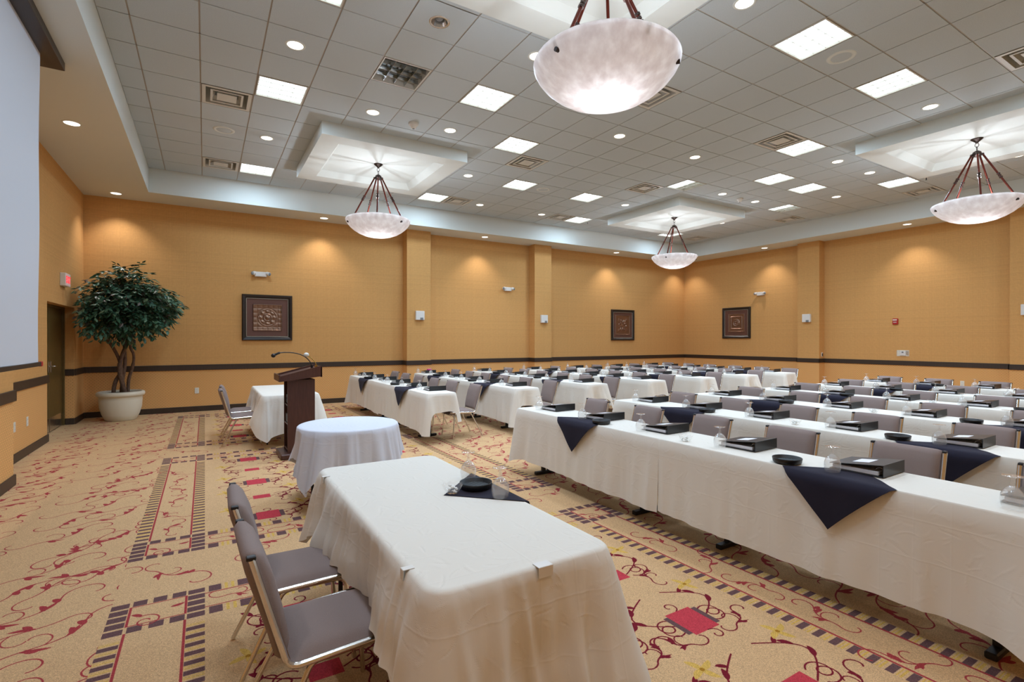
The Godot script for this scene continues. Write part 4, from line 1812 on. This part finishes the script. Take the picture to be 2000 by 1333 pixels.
func mirror_of(m: ArrayMesh, cache: Dictionary, key: int) -> ArrayMesh:
	if cache.has(key):
		return cache[key]
	var a := m.surface_get_arrays(0)
	var v: PackedVector3Array = a[Mesh.ARRAY_VERTEX]
	var n: PackedVector3Array = a[Mesh.ARRAY_NORMAL]
	var ix: PackedInt32Array = a[Mesh.ARRAY_INDEX]
	for k in v.size():
		v[k].z = -v[k].z
		n[k].z = -n[k].z
	for k in range(0, ix.size(), 3):
		var t := ix[k + 1]
		ix[k + 1] = ix[k + 2]
		ix[k + 2] = t
	a[Mesh.ARRAY_VERTEX] = v
	a[Mesh.ARRAY_NORMAL] = n
	a[Mesh.ARRAY_INDEX] = ix
	var out := ArrayMesh.new()
	out.add_surface_from_arrays(Mesh.PRIMITIVE_TRIANGLES, a)
	cache[key] = out
	return out

var desk_protos := {}
func desk_at(length: float, width: float, feet: Array, mirrored: bool, label: String, pos: Vector3) -> Node3D:
	# mirrored: the table runs from pos towards +N (world -z)
	var key := str(length) + str(feet) + str(mirrored)
	var p := pos
	if mirrored:
		p.z -= length
	if not desk_protos.has(key):
		var f := []
		for q in feet:
			f.append(length - q if mirrored else q)
		var t := make_desk("training_table", length, width, f)
		t.set_meta("group", "training tables under the cloths")
		t.position = p
		t.set_meta("label", label)
		desk_protos[key] = t
		return t
	return again(desk_protos[key], "training_table", p, 0.0, label)

func head_tables(chair: Node3D, goblet: Node3D, tray: Node3D) -> void:
	# two clothed tables at the front and their chairs
	var spots := [
		{"c": Vector2(0.955, 2.335), "hx": 0.37, "hz": 0.895, "drops": [0.36, 0.30, 0.30, 0.40], "word": "near bench table", "seed": 301},
		{"c": Vector2(1.06, 8.75), "hx": 0.375, "hz": 0.915, "drops": [0.40, 0.34, 0.32, 0.54], "word": "table beside podium", "seed": 302}]
	for k in 2:
		var s = spots[k]
		var c: Vector2 = s.c
		var t := thing("folding_table", "folding table under cream cloth, " + ["with two chairs beside the round table", "behind the podium near plant wall"][k], "table", V(c.x, 0, c.y), 0.0, "folding tables at the front")
		var st := st_new()
		slab(st, s.hx - 0.012, s.hz - 0.012, 0.075, 0.70, 0.723)
		part(t, "table_top", done(st), M.dark_wood)
		for sx in [-1.0, 1.0]:
			for sz in [-1.0, 1.0]:
				st = st_new()
				tube(st, [Vector3(sx * 0.29, 0.0, sz * 0.66), Vector3(sx * 0.29, 0.70, sz * 0.66)], 0.0125, 10)
				part(t, "leg", done(st), M.black_metal)
		# drops: +x, -z (far), -x, +z (near)
		var m := full_cloth(s.hx, s.hz, 0.075 if k == 0 else 0.04, s.drops, 0.16 if k == 0 else 0.12, s.seed, 1.0)
		single("tablecloth", m, M.linen_cream, "cream tablecloth hanging in folds over " + ["table beside two grey chairs and round table", "table behind the podium"][k], "tablecloth", V(c.x, 0, c.y), 0.0)
	# white clips holding the near cloth
	for q in [[0.581, 1.66, PI / 2, 0.014], [0.581, 3.02, PI / 2, 0.014], [1.0, 1.436, 0.0, 0.030]]:
		var st := st_new()
		var w: float = q[3]
		box(st, Vector3(-w, 0.0005, -0.03), Vector3(w, 0.003, 0.012), 0.001)
		box(st, Vector3(-w, -0.034, 0.0095), Vector3(w, 0.003, 0.0125), 0.001)
		single("tablecloth_clip", done(st), M.white_plastic, "white tablecloth clip " + ("on end edge of table with two chairs" if q[2] == 0.0 else "on chair-side edge, end nearest round table" if q[1] > 2.0 else "on chair-side edge, end farthest from round table"), "clip", V(q[0], TOP, q[1]), -q[2], "white tablecloth clips")
	again(chair, "stacking_chair", V(0.46, 0, 2.085), 0.03, "grey fabric chair at cream table, seat farther from round table")
	again(chair, "stacking_chair", V(0.45, 0, 2.67), -0.02, "grey fabric chair at cream table, seat nearer the round table")
	again(chair, "stacking_chair", V(0.53, 0, 8.46), 0.04, "grey fabric chair behind podium table, seat nearer the podium")
	again(chair, "stacking_chair", V(0.55, 0, 9.12), -0.03, "grey fabric chair behind podium table, seat nearer the plant wall")
	# things on the near table
	var nm := napkin_mesh(0.305, 61)
	single("navy_napkin", nm, M.napkin_navy, "navy napkin hung over edge of cream table with two chairs", "napkin", V(1.327, TOP + 0.001, 2.345), PI)
	again(tray, "serving_tray", V(1.215, TOP + 0.0045, 2.37), 0.6, "round ribbed black tray on navy napkin, table with two chairs")
	again(goblet, "water_goblet", V(1.245, TOP + 0.0045, 2.165), 0.0, "upturned water goblet on navy napkin, side away from podium")
	again(goblet, "water_goblet", V(1.262, TOP + 0.0045, 2.555), 0.0, "upturned water goblet on navy napkin, side towards podium")
	var bowl := make_dish(false)
	bowl.name = numbered("candy_dish")
	bowl.position = V(1.072, TOP + 0.0045, 2.352)
	tag(bowl, "scalloped glass candy dish beside ribbed tray, table with two chairs", "bowl", "candy dishes with mints")
	var cd := make_candy()
	for k in 9:
		var a := k * 2.4
		var r := 0.0 if k == 8 else 0.019
		single("wrapped_mint", cd, M.mint, "wrapped white mint in dish beside ribbed tray", "candy", V(1.072 + cos(a) * r, TOP + 0.0045 + 0.0125 + 0.0105 * (k / 3), 2.352 + sin(a) * r), a * 1.7, "wrapped mints in the near dish")
	# things on the table by the podium
	single("navy_napkin", nm, M.napkin_navy, "navy napkin on cream table behind the podium", "napkin", V(1.437, TOP + 0.001, 8.62), PI)
	again(goblet, "water_goblet", V(1.33, TOP + 0.0045, 8.48), 0.0, "upturned water goblet beside podium, nearer the aisle")
	again(goblet, "water_goblet", V(1.33, TOP + 0.0045, 8.80), 0.0, "upturned water goblet beside podium, nearer the plant wall")
	again(tray, "serving_tray", V(1.27, TOP + 0.0045, 8.64), 0.0, "round black serving tray on table behind the podium")
	# round table
	var rt := thing("round_table", "small round folding table under white cloth beside podium", "table", V(1.18, 0, 4.97), 0.3)
	var st := st_new()
	lathe(st, [Vector2(0.0, 0.682), Vector2(0.445, 0.682), Vector2(0.45, 0.69), Vector2(0.445, 0.702), Vector2(0.0, 0.702)], 40)
	part(rt, "table_top", done(st), M.dark_wood)
	for k in 4:
		var a := PI / 4 + k * PI / 2
		st = st_new()
		tube(st, [Vector3(cos(a) * 0.34, 0.0, sin(a) * 0.34), Vector3(cos(a) * 0.34, 0.682, sin(a) * 0.34)], 0.014, 10)
		part(rt, "leg", done(st), M.black_metal)
	single("tablecloth", round_cloth(0.457, 0.71, 0.745, deg_to_rad(81.6), 9), M.linen_white, "white tablecloth with deep folds over small round table", "tablecloth", V(1.18, 0, 4.97), 0.0)
	podium()

func podium() -> void:
	var t := thing("podium", "dark brown wooden podium with slanted top", "podium", V(1.05, 0, 7.17))
	var st := st_new()
	box(st, Vector3(-0.24, 0.0, -0.26), Vector3(0.25, 0.07, 0.26), 0.012)
	part(t, "base", done(st), M.podium_wood)
	# column: three sides and an open back with shelves (speaker side, -x)
	st = st_new()
	box(st, Vector3(-0.15, 0.07, 0.155), Vector3(0.18, 1.0, 0.175), 0.003)
	box(st, Vector3(-0.15, 0.07, -0.175), Vector3(0.18, 1.0, -0.155), 0.003)
	box(st, Vector3(0.16, 0.07, -0.155), Vector3(0.18, 1.0, 0.155), 0.003)
	part(t, "column", done(st), M.podium_wood)
	for y in [0.09, 0.42, 0.66]:
		st = st_new()
		box(st, Vector3(-0.145, y, -0.155), Vector3(0.16, y + 0.018, 0.155), 0.002)
		part(t, "shelf", done(st), M.podium_wood)
	st = st_new()
	box(st, Vector3(-0.13, 0.685, -0.14), Vector3(0.10, 0.80, 0.14), 0.006)
	var amp := part(t, "amplifier", done(st), M.black_plastic)
	st = st_new()
	tube(st, [Vector3(-0.13, 0.77, 0.08), Vector3(-0.17, 0.76, 0.09), Vector3(-0.175, 0.70, 0.1), Vector3(-0.15, 0.66, 0.1), Vector3(-0.13, 0.69, 0.1)], 0.004, 6)
	part(amp, "cable", done(st), M.black_plastic)
	st = st_new()
	box(st, Vector3(-0.135, 0.44, -0.14), Vector3(0.10, 0.55, 0.14), 0.006)
	part(t, "receiver_box", done(st), M.black_plastic)
	# slanted desk: two cheeks, a reading board and a lip
	for s in [-1.0, 1.0]:
		st = st_new()
		st.set_smooth_group(-1)
		var z0: float = s * 0.26
		var z1: float = s * 0.238
		var poly := [Vector2(-0.245, 0.985), Vector2(-0.245, 1.055), Vector2(0.235, 1.175), Vector2(0.25, 1.165), Vector2(0.255, 1.04)]
		var a := []
		var b := []
		for p in poly:
			a.append(Vector3(p.x, p.y, z0))
			b.append(Vector3(p.x, p.y, z1))
		var mid := Vector3(0, 1.08, (z0 + z1) / 2)
		face(st, a, mid)
		face(st, b, mid)
		for k in poly.size():
			var k2 := (k + 1) % poly.size()
			face(st, [a[k], a[k2], b[k2], b[k]], mid)
		part(t, "cheek", done(st), M.podium_wood)
	st = st_new()
	var tilt := atan2(0.12, 0.48)
	hull8(st, Transform3D(Basis(Vector3(0, 0, 1), tilt), Vector3(0.0, 1.085, 0)), Vector3(0.245, 0.009, 0.238), 0.002)
	part(t, "reading_board", done(st), M.podium_wood)
	st = st_new()
	box(st, Vector3(-0.262, 0.985, -0.26), Vector3(-0.243, 1.07, 0.26), 0.003)
	part(t, "front_lip", done(st), M.podium_wood)
	st = st_new()
	box(st, Vector3(0.236, 1.03, -0.26), Vector3(0.255, 1.165, 0.26), 0.003)
	part(t, "panel", done(st), M.podium_wood)
	# gooseneck microphone and reading lamp
	var mic := thing("microphone", "black gooseneck microphone on podium top", "microphone", V(1.05 + 0.16, 1.161, 7.10))
	st = st_new()
	var arc := []
	for k in 13:
		var f := k / 12.0
		arc.append(Vector3(-0.33 * f * f - 0.06 * f, 0.19 * sin(f * 1.75), 0.02 * f))
	tube(st, arc, 0.006, 8)
	part(mic, "gooseneck", done(st), M.black_plastic)
	st = st_new()
	tube(st, [Vector3(0, -0.022, 0), Vector3(0, 0.02, 0)], 0.016, 12)
	part(mic, "socket", done(st), M.black_plastic)
	st = st_new()
	var tip: Vector3 = arc[12]
	tube(st, [tip, tip + Vector3(-0.03, -0.012, 0), tip + Vector3(-0.06, -0.028, 0)], 0.014, 12)
	part(mic, "mic_body", done(st), M.black_plastic)
	st = st_new()
	ball(st, tip + Vector3(-0.075, -0.035, 0), Vector3(0.028, 0.026, 0.028), 12, 8)
	part(mic, "windscreen", done(st), M.black_plastic)
	var lamp := thing("reading_lamp", "small brass gooseneck reading lamp on podium top", "lamp", V(1.05 + 0.20, 1.172, 7.02))
	st = st_new()
	arc = []
	for k in 9:
		var f := k / 8.0
		arc.append(Vector3(-0.09 * f * f - 0.01 * f, 0.135 * f, 0.0))
	tube(st, arc, 0.006, 8)
	part(lamp, "stem", done(st), M.brass)
	st = st_new()
	tube(st, [Vector3(0, -0.022, 0), Vector3(0, 0.008, 0)], 0.018, 12)
	part(lamp, "lamp_foot", done(st), M.brass)
	st = st_new()
	var tp: Vector3 = arc[8]
	ball(st, tp + Vector3(-0.022, 0.012, 0), Vector3(0.034, 0.028, 0.03), 12, 8)
	part(lamp, "lamp_shade", done(st), M.stone_dish)

# ------------------------------------------------------------------ plant
func plant() -> void:
	var base := Vector3(-1.36, 0, -12.05)
	var pot := thing("planter_pot", "large cream round planter pot in the corner by door", "pot", base)
	var st := st_new()
	lathe(st, [Vector2(0.0, 0.0), Vector2(0.225, 0.0), Vector2(0.24, 0.01), Vector2(0.29, 0.12), Vector2(0.325, 0.25), Vector2(0.335, 0.38), Vector2(0.335, 0.455), Vector2(0.34, 0.46)], 40)
	part(pot, "body", done(st), M.pot_glaze)
	st = st_new()
	lathe(st, [Vector2(0.335, 0.452), Vector2(0.36, 0.458), Vector2(0.374, 0.48), Vector2(0.376, 0.51), Vector2(0.364, 0.535), Vector2(0.34, 0.545), Vector2(0.318, 0.535), Vector2(0.31, 0.50)], 40)
	part(pot, "rim", done(st), M.pot_glaze)
	st = st_new()
	lathe(st, [Vector2(0.313, 0.505), Vector2(0.2, 0.512), Vector2(0.0, 0.515)], 24)
	part(pot, "soil_fill", done(st), M.soil)
	var tree := thing("potted_ficus_tree", "bushy green ficus tree with twisted trunks in cream pot", "tree", base)
	rng.seed = 71
	var stems := [
		[Vector3(-0.11, 0.5, 0.04), Vector3(-0.08, 0.72, 0.03), Vector3(0.0, 0.92, 0.0), Vector3(-0.02, 1.12, 0.02), Vector3(-0.10, 1.34, 0.04), Vector3(-0.22, 1.6, 0.12), Vector3(-0.36, 1.95, 0.2)],
		[Vector3(0.07, 0.5, 0.05), Vector3(0.03, 0.70, 0.08), Vector3(-0.01, 0.95, 0.07), Vector3(0.02, 1.2, 0.05), Vector3(0.10, 1.45, 0.05), Vector3(0.22, 1.85, 0.1), Vector3(0.34, 2.2, 0.1)],
		[Vector3(0.10, 0.5, -0.08), Vector3(0.11, 0.75, -0.09), Vector3(0.17, 1.0, -0.08), Vector3(0.19, 1.22, -0.05), Vector3(0.14, 1.42, -0.02), Vector3(0.2, 1.75, -0.05), Vector3(0.5, 2.0, 0.0)],
		[Vector3(0.0, 0.5, -0.03), Vector3(0.02, 0.72, -0.02), Vector3(0.06, 1.1, -0.03), Vector3(0.05, 1.45, 0.0), Vector3(0.03, 1.9, 0.05), Vector3(0.06, 2.4, 0.1)]]
	for s in stems.size():
		st = st_new()
		var c := Curve3D.new()
		for k in stems[s].size():
			var d: Vector3 = (stems[s][mini(k + 1, stems[s].size() - 1)] - stems[s][maxi(k - 1, 0)]) * 0.22
			c.add_point(stems[s][k], -d, d)
		c.bake_interval = 0.05
		var pts := Array(c.get_baked_points())
		# taper in three lengths
		var n := pts.size()
		var r0: float = [0.034, 0.04, 0.028, 0.03][s]
		for q in 3:
			var a := n * q / 3
			var b := mini(n - 1, n * (q + 1) / 3)
			tube(st, pts.slice(a, b + 1), r0 * [1.0, 0.82, 0.6][q], 9)
		part(tree, "trunk", done(st), M.bark)
	# crown: leaves on drooping twigs inside a lumpy ellipsoid, kept off the walls
	var lv := st_new()
	var tw := st_new()
	var cen := Vector3(0.10, 2.10, 0.32)
	var rad := Vector3(1.06, 0.84, 0.82)
	var made := 0
	lv.set_smooth_group(-1)
	for k in 900:
		var d := Vector3(rng.randfn(), rng.randfn() * 0.9, rng.randfn()).normalized()
		var lump := 0.86 + 0.16 * sin(d.x * 5.0 + 1.0) * cos(d.z * 4.0) + 0.10 * sin(d.y * 7.0)
		var f := pow(rng.randf(), 0.42) * lump
		var p := cen + d * rad * f
		if d.y < -0.25:
			p.y += 0.10
		var w := base + p
		if w.x < X0 + 0.16 or w.z < -NA + 0.14 or p.y < 1.28:
			continue
		# twig
		var dir := (Vector3(d.x, d.y * 0.4 - 0.30, d.z)).normalized()
		var q := p - dir * 0.16 + Vector3(0, 0.05, 0)
		if k % 3 == 0:
			tube(tw, [q - dir * 0.14, q, p], 0.0035, 4)
		var nl := 9
		for j in nl:
			var t := j / float(nl - 1)
			var side := (1.0 if j % 2 == 0 else -1.0)
			var b := q.lerp(p + dir * 0.05, t) + Vector3(rng.randf_range(-0.03, 0.03), rng.randf_range(-0.03, 0.02), rng.randf_range(-0.03, 0.03))
			var across := dir.cross(Vector3.UP).normalized() * side
			var ld := (dir * 0.7 + across * rng.randf_range(0.3, 0.9) + Vector3(0, rng.randf_range(-0.7, 0.1), 0)).normalized()
			leaf_at(lv, b, ld, rng.randf_range(0.085, 0.13), base)
			made += 1
	part(tree, "foliage", done(lv), M.leaf_green).set_meta("kind", "stuff")
	part(tree, "twigs", done(tw), M.bark).set_meta("kind", "stuff")

func leaf_at(st: SurfaceTool, b: Vector3, d: Vector3, l: float, base: Vector3) -> void:
	var tip := b + d * l
	var w := base + tip
	if w.x < X0 + 0.05 or w.z < -NA + 0.05:
		return
	var up := Vector3.UP + Vector3(rng.randf_range(-0.6, 0.6), 0, rng.randf_range(-0.6, 0.6))
	var s := d.cross(up).normalized() * l * 0.24
	var nrm := s.cross(d).normalized()
	var g := rng.randf_range(0.65, 1.35)
	var c := Color(0.055 * g, 0.135 * g, 0.08 * g)
	if rng.randf() < 0.12:
		c = Color(0.15, 0.25, 0.15)
	elif rng.randf() < 0.10:
		c = Color(0.075, 0.065, 0.05)
	var m1 := b + d * l * 0.38
	var m2 := b + d * l * 0.72
	var pts := [b, m1 + s - nrm * l * 0.05, m2 + s * 0.62 - nrm * l * 0.04, tip - nrm * l * 0.06, m2 - s * 0.62 - nrm * l * 0.04, m1 - s - nrm * l * 0.05]
	for q in [[0, 1, 6], [1, 2, 6], [2, 3, 6], [3, 4, 6], [4, 5, 6], [5, 0, 6]]:
		for k in q:
			st.set_color(c)
			st.add_vertex(b + d * l * 0.55 if k == 6 else pts[k])

# ------------------------------------------------------------------ things on the walls
func relief(size: float, kind: int) -> ArrayMesh:
	# embossed square, facing +z, centred
	var st := st_new()
	var n := 88
	var g := []
	for i in n + 1:
		var row := []
		for j in n + 1:
			var x := -1.0 + 2.0 * j / n
			var y := -1.0 + 2.0 * i / n
			var r := Vector2(x, y).length()
			var a := atan2(y, x)
			var h := 0.0
			if kind == 0:
				h += 0.9 * exp(-pow(r / 0.16, 2.0)) + 0.5 * exp(-pow((r - 0.26) / 0.035, 2.0))
				h += 0.6 * exp(-pow((r - 0.46) / 0.09, 2.0)) * (0.5 + 0.5 * cos(8.0 * a))
				h += 0.5 * exp(-pow((r - 0.62) / 0.03, 2.0)) * (0.75 + 0.25 * cos(16.0 * a))
				h += 0.35 * smoothstep(0.66, 0.8, r) * pow(absf(sin(9.0 * x) * sin(9.0 * y)), 0.6)
			elif kind == 1:
				h += 0.5 * exp(-pow(r / 0.10, 2.0))
				h += 0.8 * exp(-pow((r - 0.42 - 0.10 * cos(6.0 * a)) / 0.09, 2.0)) * (0.55 + 0.45 * cos(12.0 * a + 4.0 * r))
				h += 0.5 * pow(maxf(0.0, cos(4.0 * a + PI)), 6.0) * exp(-pow((r - 0.72) / 0.12, 2.0))
			else:
				h += 0.7 * exp(-pow((r - 0.36) / 0.04, 2.0)) + 0.45 * exp(-pow((r - 0.2) / 0.05, 2.0)) * (0.5 + 0.5 * cos(5.0 * a))
				h += 0.5 * exp(-pow((maxf(absf(x), absf(y)) - 0.66) / 0.045, 2.0))
				h += 0.3 * exp(-pow((maxf(absf(x), absf(y)) - 0.86) / 0.05, 2.0)) * (0.5 + 0.5 * sin(14.0 * x) * sin(14.0 * y))
			var edge := maxf(absf(x), absf(y))
			h += 0.5 * exp(-pow((edge - 0.95) / 0.03, 2.0))
			row.append(Vector3(x * size / 2, y * size / 2, 0.004 + 0.034 * h * (1.0 if edge < 0.985 else 0.0)))
		g.append(row)
	sheet(st, g, true)
	return done(st)

func wall_art(pos: Vector3, turn: float, kind: int, label: String) -> void:
	# local: facing +z, wall at z = 0
	var t := thing("framed_art", label, "wall art", pos, turn, "framed embossed metal squares")
	var h := 0.512
	var st := st_new()
	st.set_smooth_group(-1)
	# moulding swept round the square, mitred
	var prof := [Vector2(0.0, 0.002), Vector2(0.0, 0.045), Vector2(0.018, 0.062), Vector2(0.05, 0.056), Vector2(0.078, 0.034), Vector2(0.082, 0.012)]
	for k in 4:
		var rot := Basis(Vector3(0, 0, 1), k * PI / 2)
		for q in prof.size() - 1:
			var a: Vector2 = prof[q]
			var b: Vector2 = prof[q + 1]
			quad(st, rot * Vector3(-(h - a.x), h - a.x, a.y), rot * Vector3(-(h - b.x), h - b.x, b.y), rot * Vector3(h - b.x, h - b.x, b.y), rot * Vector3(h - a.x, h - a.x, a.y))
	part(t, "frame", done(st), M.frame_wood)
	st = st_new()
	for k in 4:
		var rot := Basis(Vector3(0, 0, 1), k * PI / 2)
		hull8(st, Transform3D(rot, rot * Vector3(0, h - 0.088, 0.026)), Vector3(h - 0.082, 0.0065, 0.007), 0.002)
		for q in 40:
			var x := -(h - 0.09) + 2.0 * (h - 0.09) * (q + 0.5) / 40.0
			hull8(st, Transform3D(rot, rot * Vector3(x, h - 0.088, 0.033)), Vector3(0.007, 0.005, 0.004), 0.002)
	part(t, "beaded_slip", done(st), M.bead_silver)
	st = st_new()
	box(st, Vector3(-h + 0.075, -h + 0.075, 0.004), Vector3(h - 0.075, h - 0.075, 0.014))
	part(t, "backing_board", done(st), M.mat_board)
	part(t, "embossed_plate", relief(0.60 if kind != 1 else 0.66, kind), M.copper_relief, Vector3(0, 0, 0.012))

func emergency_light(pos: Vector3, turn: float, label: String) -> void:
	var t := thing("emergency_light", label, "emergency light", pos, turn, "white twin-head emergency lights")
	var st := st_new()
	box(st, Vector3(-0.125, -0.055, 0.001), Vector3(0.125, 0.055, 0.075), 0.012)
	part(t, "housing", done(st), M.white_plastic)
	for s in [-1.0, 1.0]:
		st = st_new()
		tube(st, [Vector3(s * 0.115, 0.02, 0.07), Vector3(s * 0.135, 0.018, 0.08), Vector3(s * 0.168, 0.008, 0.11)], 0.042, 14)
		var hd := part(t, "lamp_head", done(st), M.white_plastic)
		st = st_new()
		ball(st, Vector3(s * 0.172, 0.007, 0.114), Vector3(0.03, 0.036, 0.022), 12, 6)
		part(hd, "lens", done(st), M.grey_plastic)

func wall_speaker(pos: Vector3, turn: float, label: String) -> void:
	var t := thing("wall_speaker", label, "speaker", pos, turn, "white square wall speakers")
	var st := st_new()
	box(st, Vector3(-0.115, -0.115, 0.001), Vector3(0.115, 0.115, 0.075), 0.008)
	part(t, "case", done(st), M.white_plastic)
	st = st_new()
	box(st, Vector3(0.0, -0.118, 0.05), Vector3(0.075, -0.055, 0.09), 0.005)
	part(t, "control_box", done(st), M.grey_plastic)

func outlet(pos: Vector3, turn: float, label: String) -> void:
	var t := thing("power_outlet", label, "outlet", pos, turn, "ivory power outlets")
	var st := st_new()
	box(st, Vector3(-0.038, -0.062, 0.0005), Vector3(0.038, 0.062, 0.007), 0.002)
	part(t, "plate", done(st), M.ivory_plastic)
	for s in [-1.0, 1.0]:
		st = st_new()
		box(st, Vector3(-0.018, s * 0.026 - 0.016, 0.006), Vector3(0.018, s * 0.026 + 0.016, 0.009), 0.002)
		var so := part(t, "socket", done(st), M.white_plastic)
		st = st_new()
		for x in [-0.007, 0.007]:
			box(st, Vector3(x - 0.0012, s * 0.026 - 0.006, 0.0088), Vector3(x + 0.0012, s * 0.026 + 0.006, 0.0093))
		part(so, "slot", done(st), M.dark_gap)

func text(parent: Node3D, called: String, s: String, size: float, at: Vector3, m: Material, depth := 0.002) -> void:
	var tm := TextMesh.new()
	tm.text = s
	var f := SystemFont.new()
	f.font_names = PackedStringArray(["Droid Sans"])
	f.font_weight = 700
	tm.font = f
	tm.font_size = 64
	tm.pixel_size = size / 64.0
	tm.depth = depth
	part(parent, called, tm, m, at)

func wall_things() -> void:
	var A := 0.0                # facing -N: +z in world
	var B := -PI / 2            # facing -X
	var L := PI / 2             # facing +X
	wall_art(V(1.21, 2.015, NA), A, 0, "framed embossed rosette on plant wall beside potted tree")
	wall_art(V(12.0, 2.015, NA), A, 1, "framed embossed blossom on plant wall past second pilaster")
	wall_art(V(X1, 2.08, 10.5), B, 2, "framed embossed circle-in-square on thermostat wall")
	emergency_light(V(1.07, 2.98, NA), A, "white twin-head emergency light above framed rosette")
	emergency_light(V(7.49, 2.985, NA), A, "white twin-head emergency light between plant-wall pilasters")
	emergency_light(V(X1, 2.975, 9.62), B, "white twin-head emergency light on thermostat wall")
	wall_speaker(V(4.70, 2.14, 12.333), A, "white square wall speaker on pilaster nearest the tree")
	wall_speaker(V(8.56, 2.135, 12.333), A, "white square wall speaker on second plant-wall pilaster")
	wall_speaker(V(14.79, 2.14, 8.05), B, "white square wall speaker on thermostat-wall pilaster near corner")
	wall_speaker(V(14.79, 2.15, 3.47), B, "white square wall speaker on thermostat-wall pilaster past alarm")
	outlet(V(-0.145, 0.44, NA), A, "ivory power outlet low on wall beside potted tree")
	outlet(V(X1, 0.49, 5.87), B, "ivory power outlet low under the thermostat")
	outlet(V(X1, 0.50, 4.65), B, "ivory power outlet low near second thermostat-wall pilaster")
	outlet(V(X0, 0.44, 8.47), L, "ivory power outlet on screen wall nearer the screen")
	outlet(V(X0, 0.44, 9.0), L, "ivory power outlet on screen wall nearer the door")
	# thermostat in a clear guard
	var t := thing("thermostat", "white thermostat under a clear guard box", "thermostat", V(X1, 1.18, 5.82), B)
	var st := st_new()
	box(st, Vector3(-0.065, -0.06, 0.004), Vector3(0.065, 0.06, 0.03), 0.006)
	var body := part(t, "body", done(st), M.white_plastic)
	st = st_new()
	box(st, Vector3(-0.02, 0.005, 0.0302), Vector3(0.02, 0.04, 0.0325))
	part(body, "display_window", done(st), M.grey_plastic)
	st = st_new()
	box(st, Vector3(-0.13, -0.075, 0.0), Vector3(0.13, 0.075, 0.004), 0.001)
	part(t, "back_plate", done(st), M.ivory_plastic)
	st = st_new()
	box(st, Vector3(-0.128, -0.073, 0.004), Vector3(0.128, 0.073, 0.055), 0.006)
	part(t, "guard", done(st), M.clear_glass)
	# alarm strobe
	t = thing("fire_alarm_strobe", "red fire alarm with white strobe on thermostat wall", "fire alarm", V(X1, 1.985, 5.98), B)
	st = st_new()
	box(st, Vector3(-0.06, -0.075, 0.001), Vector3(0.06, 0.075, 0.045), 0.008)
	part(t, "housing", done(st), M.red_plastic)
	st = st_new()
	box(st, Vector3(-0.045, 0.022, 0.044), Vector3(0.045, 0.052, 0.062), 0.006)
	part(t, "strobe_lens", done(st), M.white_plastic)
	text(t, "lettering", "FIRE", 0.034, Vector3(0, -0.02, 0.0458), M.white_plastic)
	# small jack on the side of the pilaster (faces -N)
	t = thing("wall_jack", "small white jack with black cover on pilaster side", "wall jack", V(14.93, 1.105, 7.72), A)
	st = st_new()
	box(st, Vector3(-0.038, -0.06, 0.0005), Vector3(0.038, 0.06, 0.008), 0.002)
	part(t, "plate", done(st), M.white_plastic)
	st = st_new()
	box(st, Vector3(-0.005, -0.045, 0.007), Vector3(0.03, 0.03, 0.02), 0.003)
	part(t, "cover", done(st), M.black_plastic)
	# exit sign over the door
	t = thing("exit_sign", "white exit sign with red letters above the door", "exit sign", V(X0, 2.50, 10.94), L)
	st = st_new()
	box(st, Vector3(-0.17, -0.105, 0.0), Vector3(0.17, 0.105, 0.075), 0.006)
	part(t, "housing", done(st), M.white_plastic)
	text(t, "letters_sign", "EXIT", 0.155, Vector3(0, 0.0, 0.0755), M.exit_sign_glow, 0.003)
	st = st_new()
	ball(st, Vector3(0.171, -0.085, 0.04), Vector3(0.004, 0.008, 0.008), 8, 6)
	part(t, "status_light", done(st), M.green_light_glow)
	var l := OmniLight3D.new()
	l.name = "sign_light"
	t.add_child(l, true)
	l.position = Vector3(0, 0, 0.11)
	l.light_energy = 0.01
	l.light_color = Color(1, 0.25, 0.3)
	l.light_size = 0.1
	l.omni_attenuation = 2.0
	l.omni_range = 25.0
	l.shadow_enabled = true
	# projection screen in its ceiling case
	t = thing("projection_screen", "white pull-down projection screen hanging from dark ceiling case", "projection screen", V(-1.34, 0, 4.65))
	st = st_new()
	var g := []
	for i in 13:
		var row := []
		for j in 31:
			var u := -1.0 + 2.0 * j / 30.0
			var y := lerpf(1.30, 4.28, i / 12.0)
			row.append(Vector3(0.010 * sin(u * 7.0) * (1.0 - i / 12.0) + 0.004 * sin(i * 0.9 + u * 3.0), y, u * 1.80 - (0.03 * (1.0 - i / 12.0) * u)))
		g.append(row)
	sheet(st, g, false)
	var g2 := []
	for row in g:
		var r2 := []
		for p in row:
			r2.append(p + Vector3(-0.002, 0, 0))
		g2.append(r2)
	sheet(st, g2, true)
	part(t, "screen_fabric", done(st), M.screen_cloth)
	st = st_new()
	box(st, Vector3(-0.012, 1.262, -1.79), Vector3(0.012, 1.302, 1.79), 0.004)
	part(t, "weight_bar", done(st), M.black_plastic)
	for s in [-1.0, 1.0]:
		st = st_new()
		box(st, Vector3(-0.016, 1.258, s * 1.79), Vector3(0.016, 1.306, s * 1.835), 0.006)
		part(t, "end_cap", done(st), M.red_plastic)
	st = st_new()
	box(st, Vector3(-0.07, 4.235, -2.1), Vector3(0.13, SOF - 0.001, 2.1), 0.004)
	part(t, "case", done(st), M.screen_case)

# ------------------------------------------------------------------
func _ready() -> void:
	view_and_light()
	materials()
	shell()
	ceiling_fittings()
	pendants()
	seating()
	plant()
	wall_things()
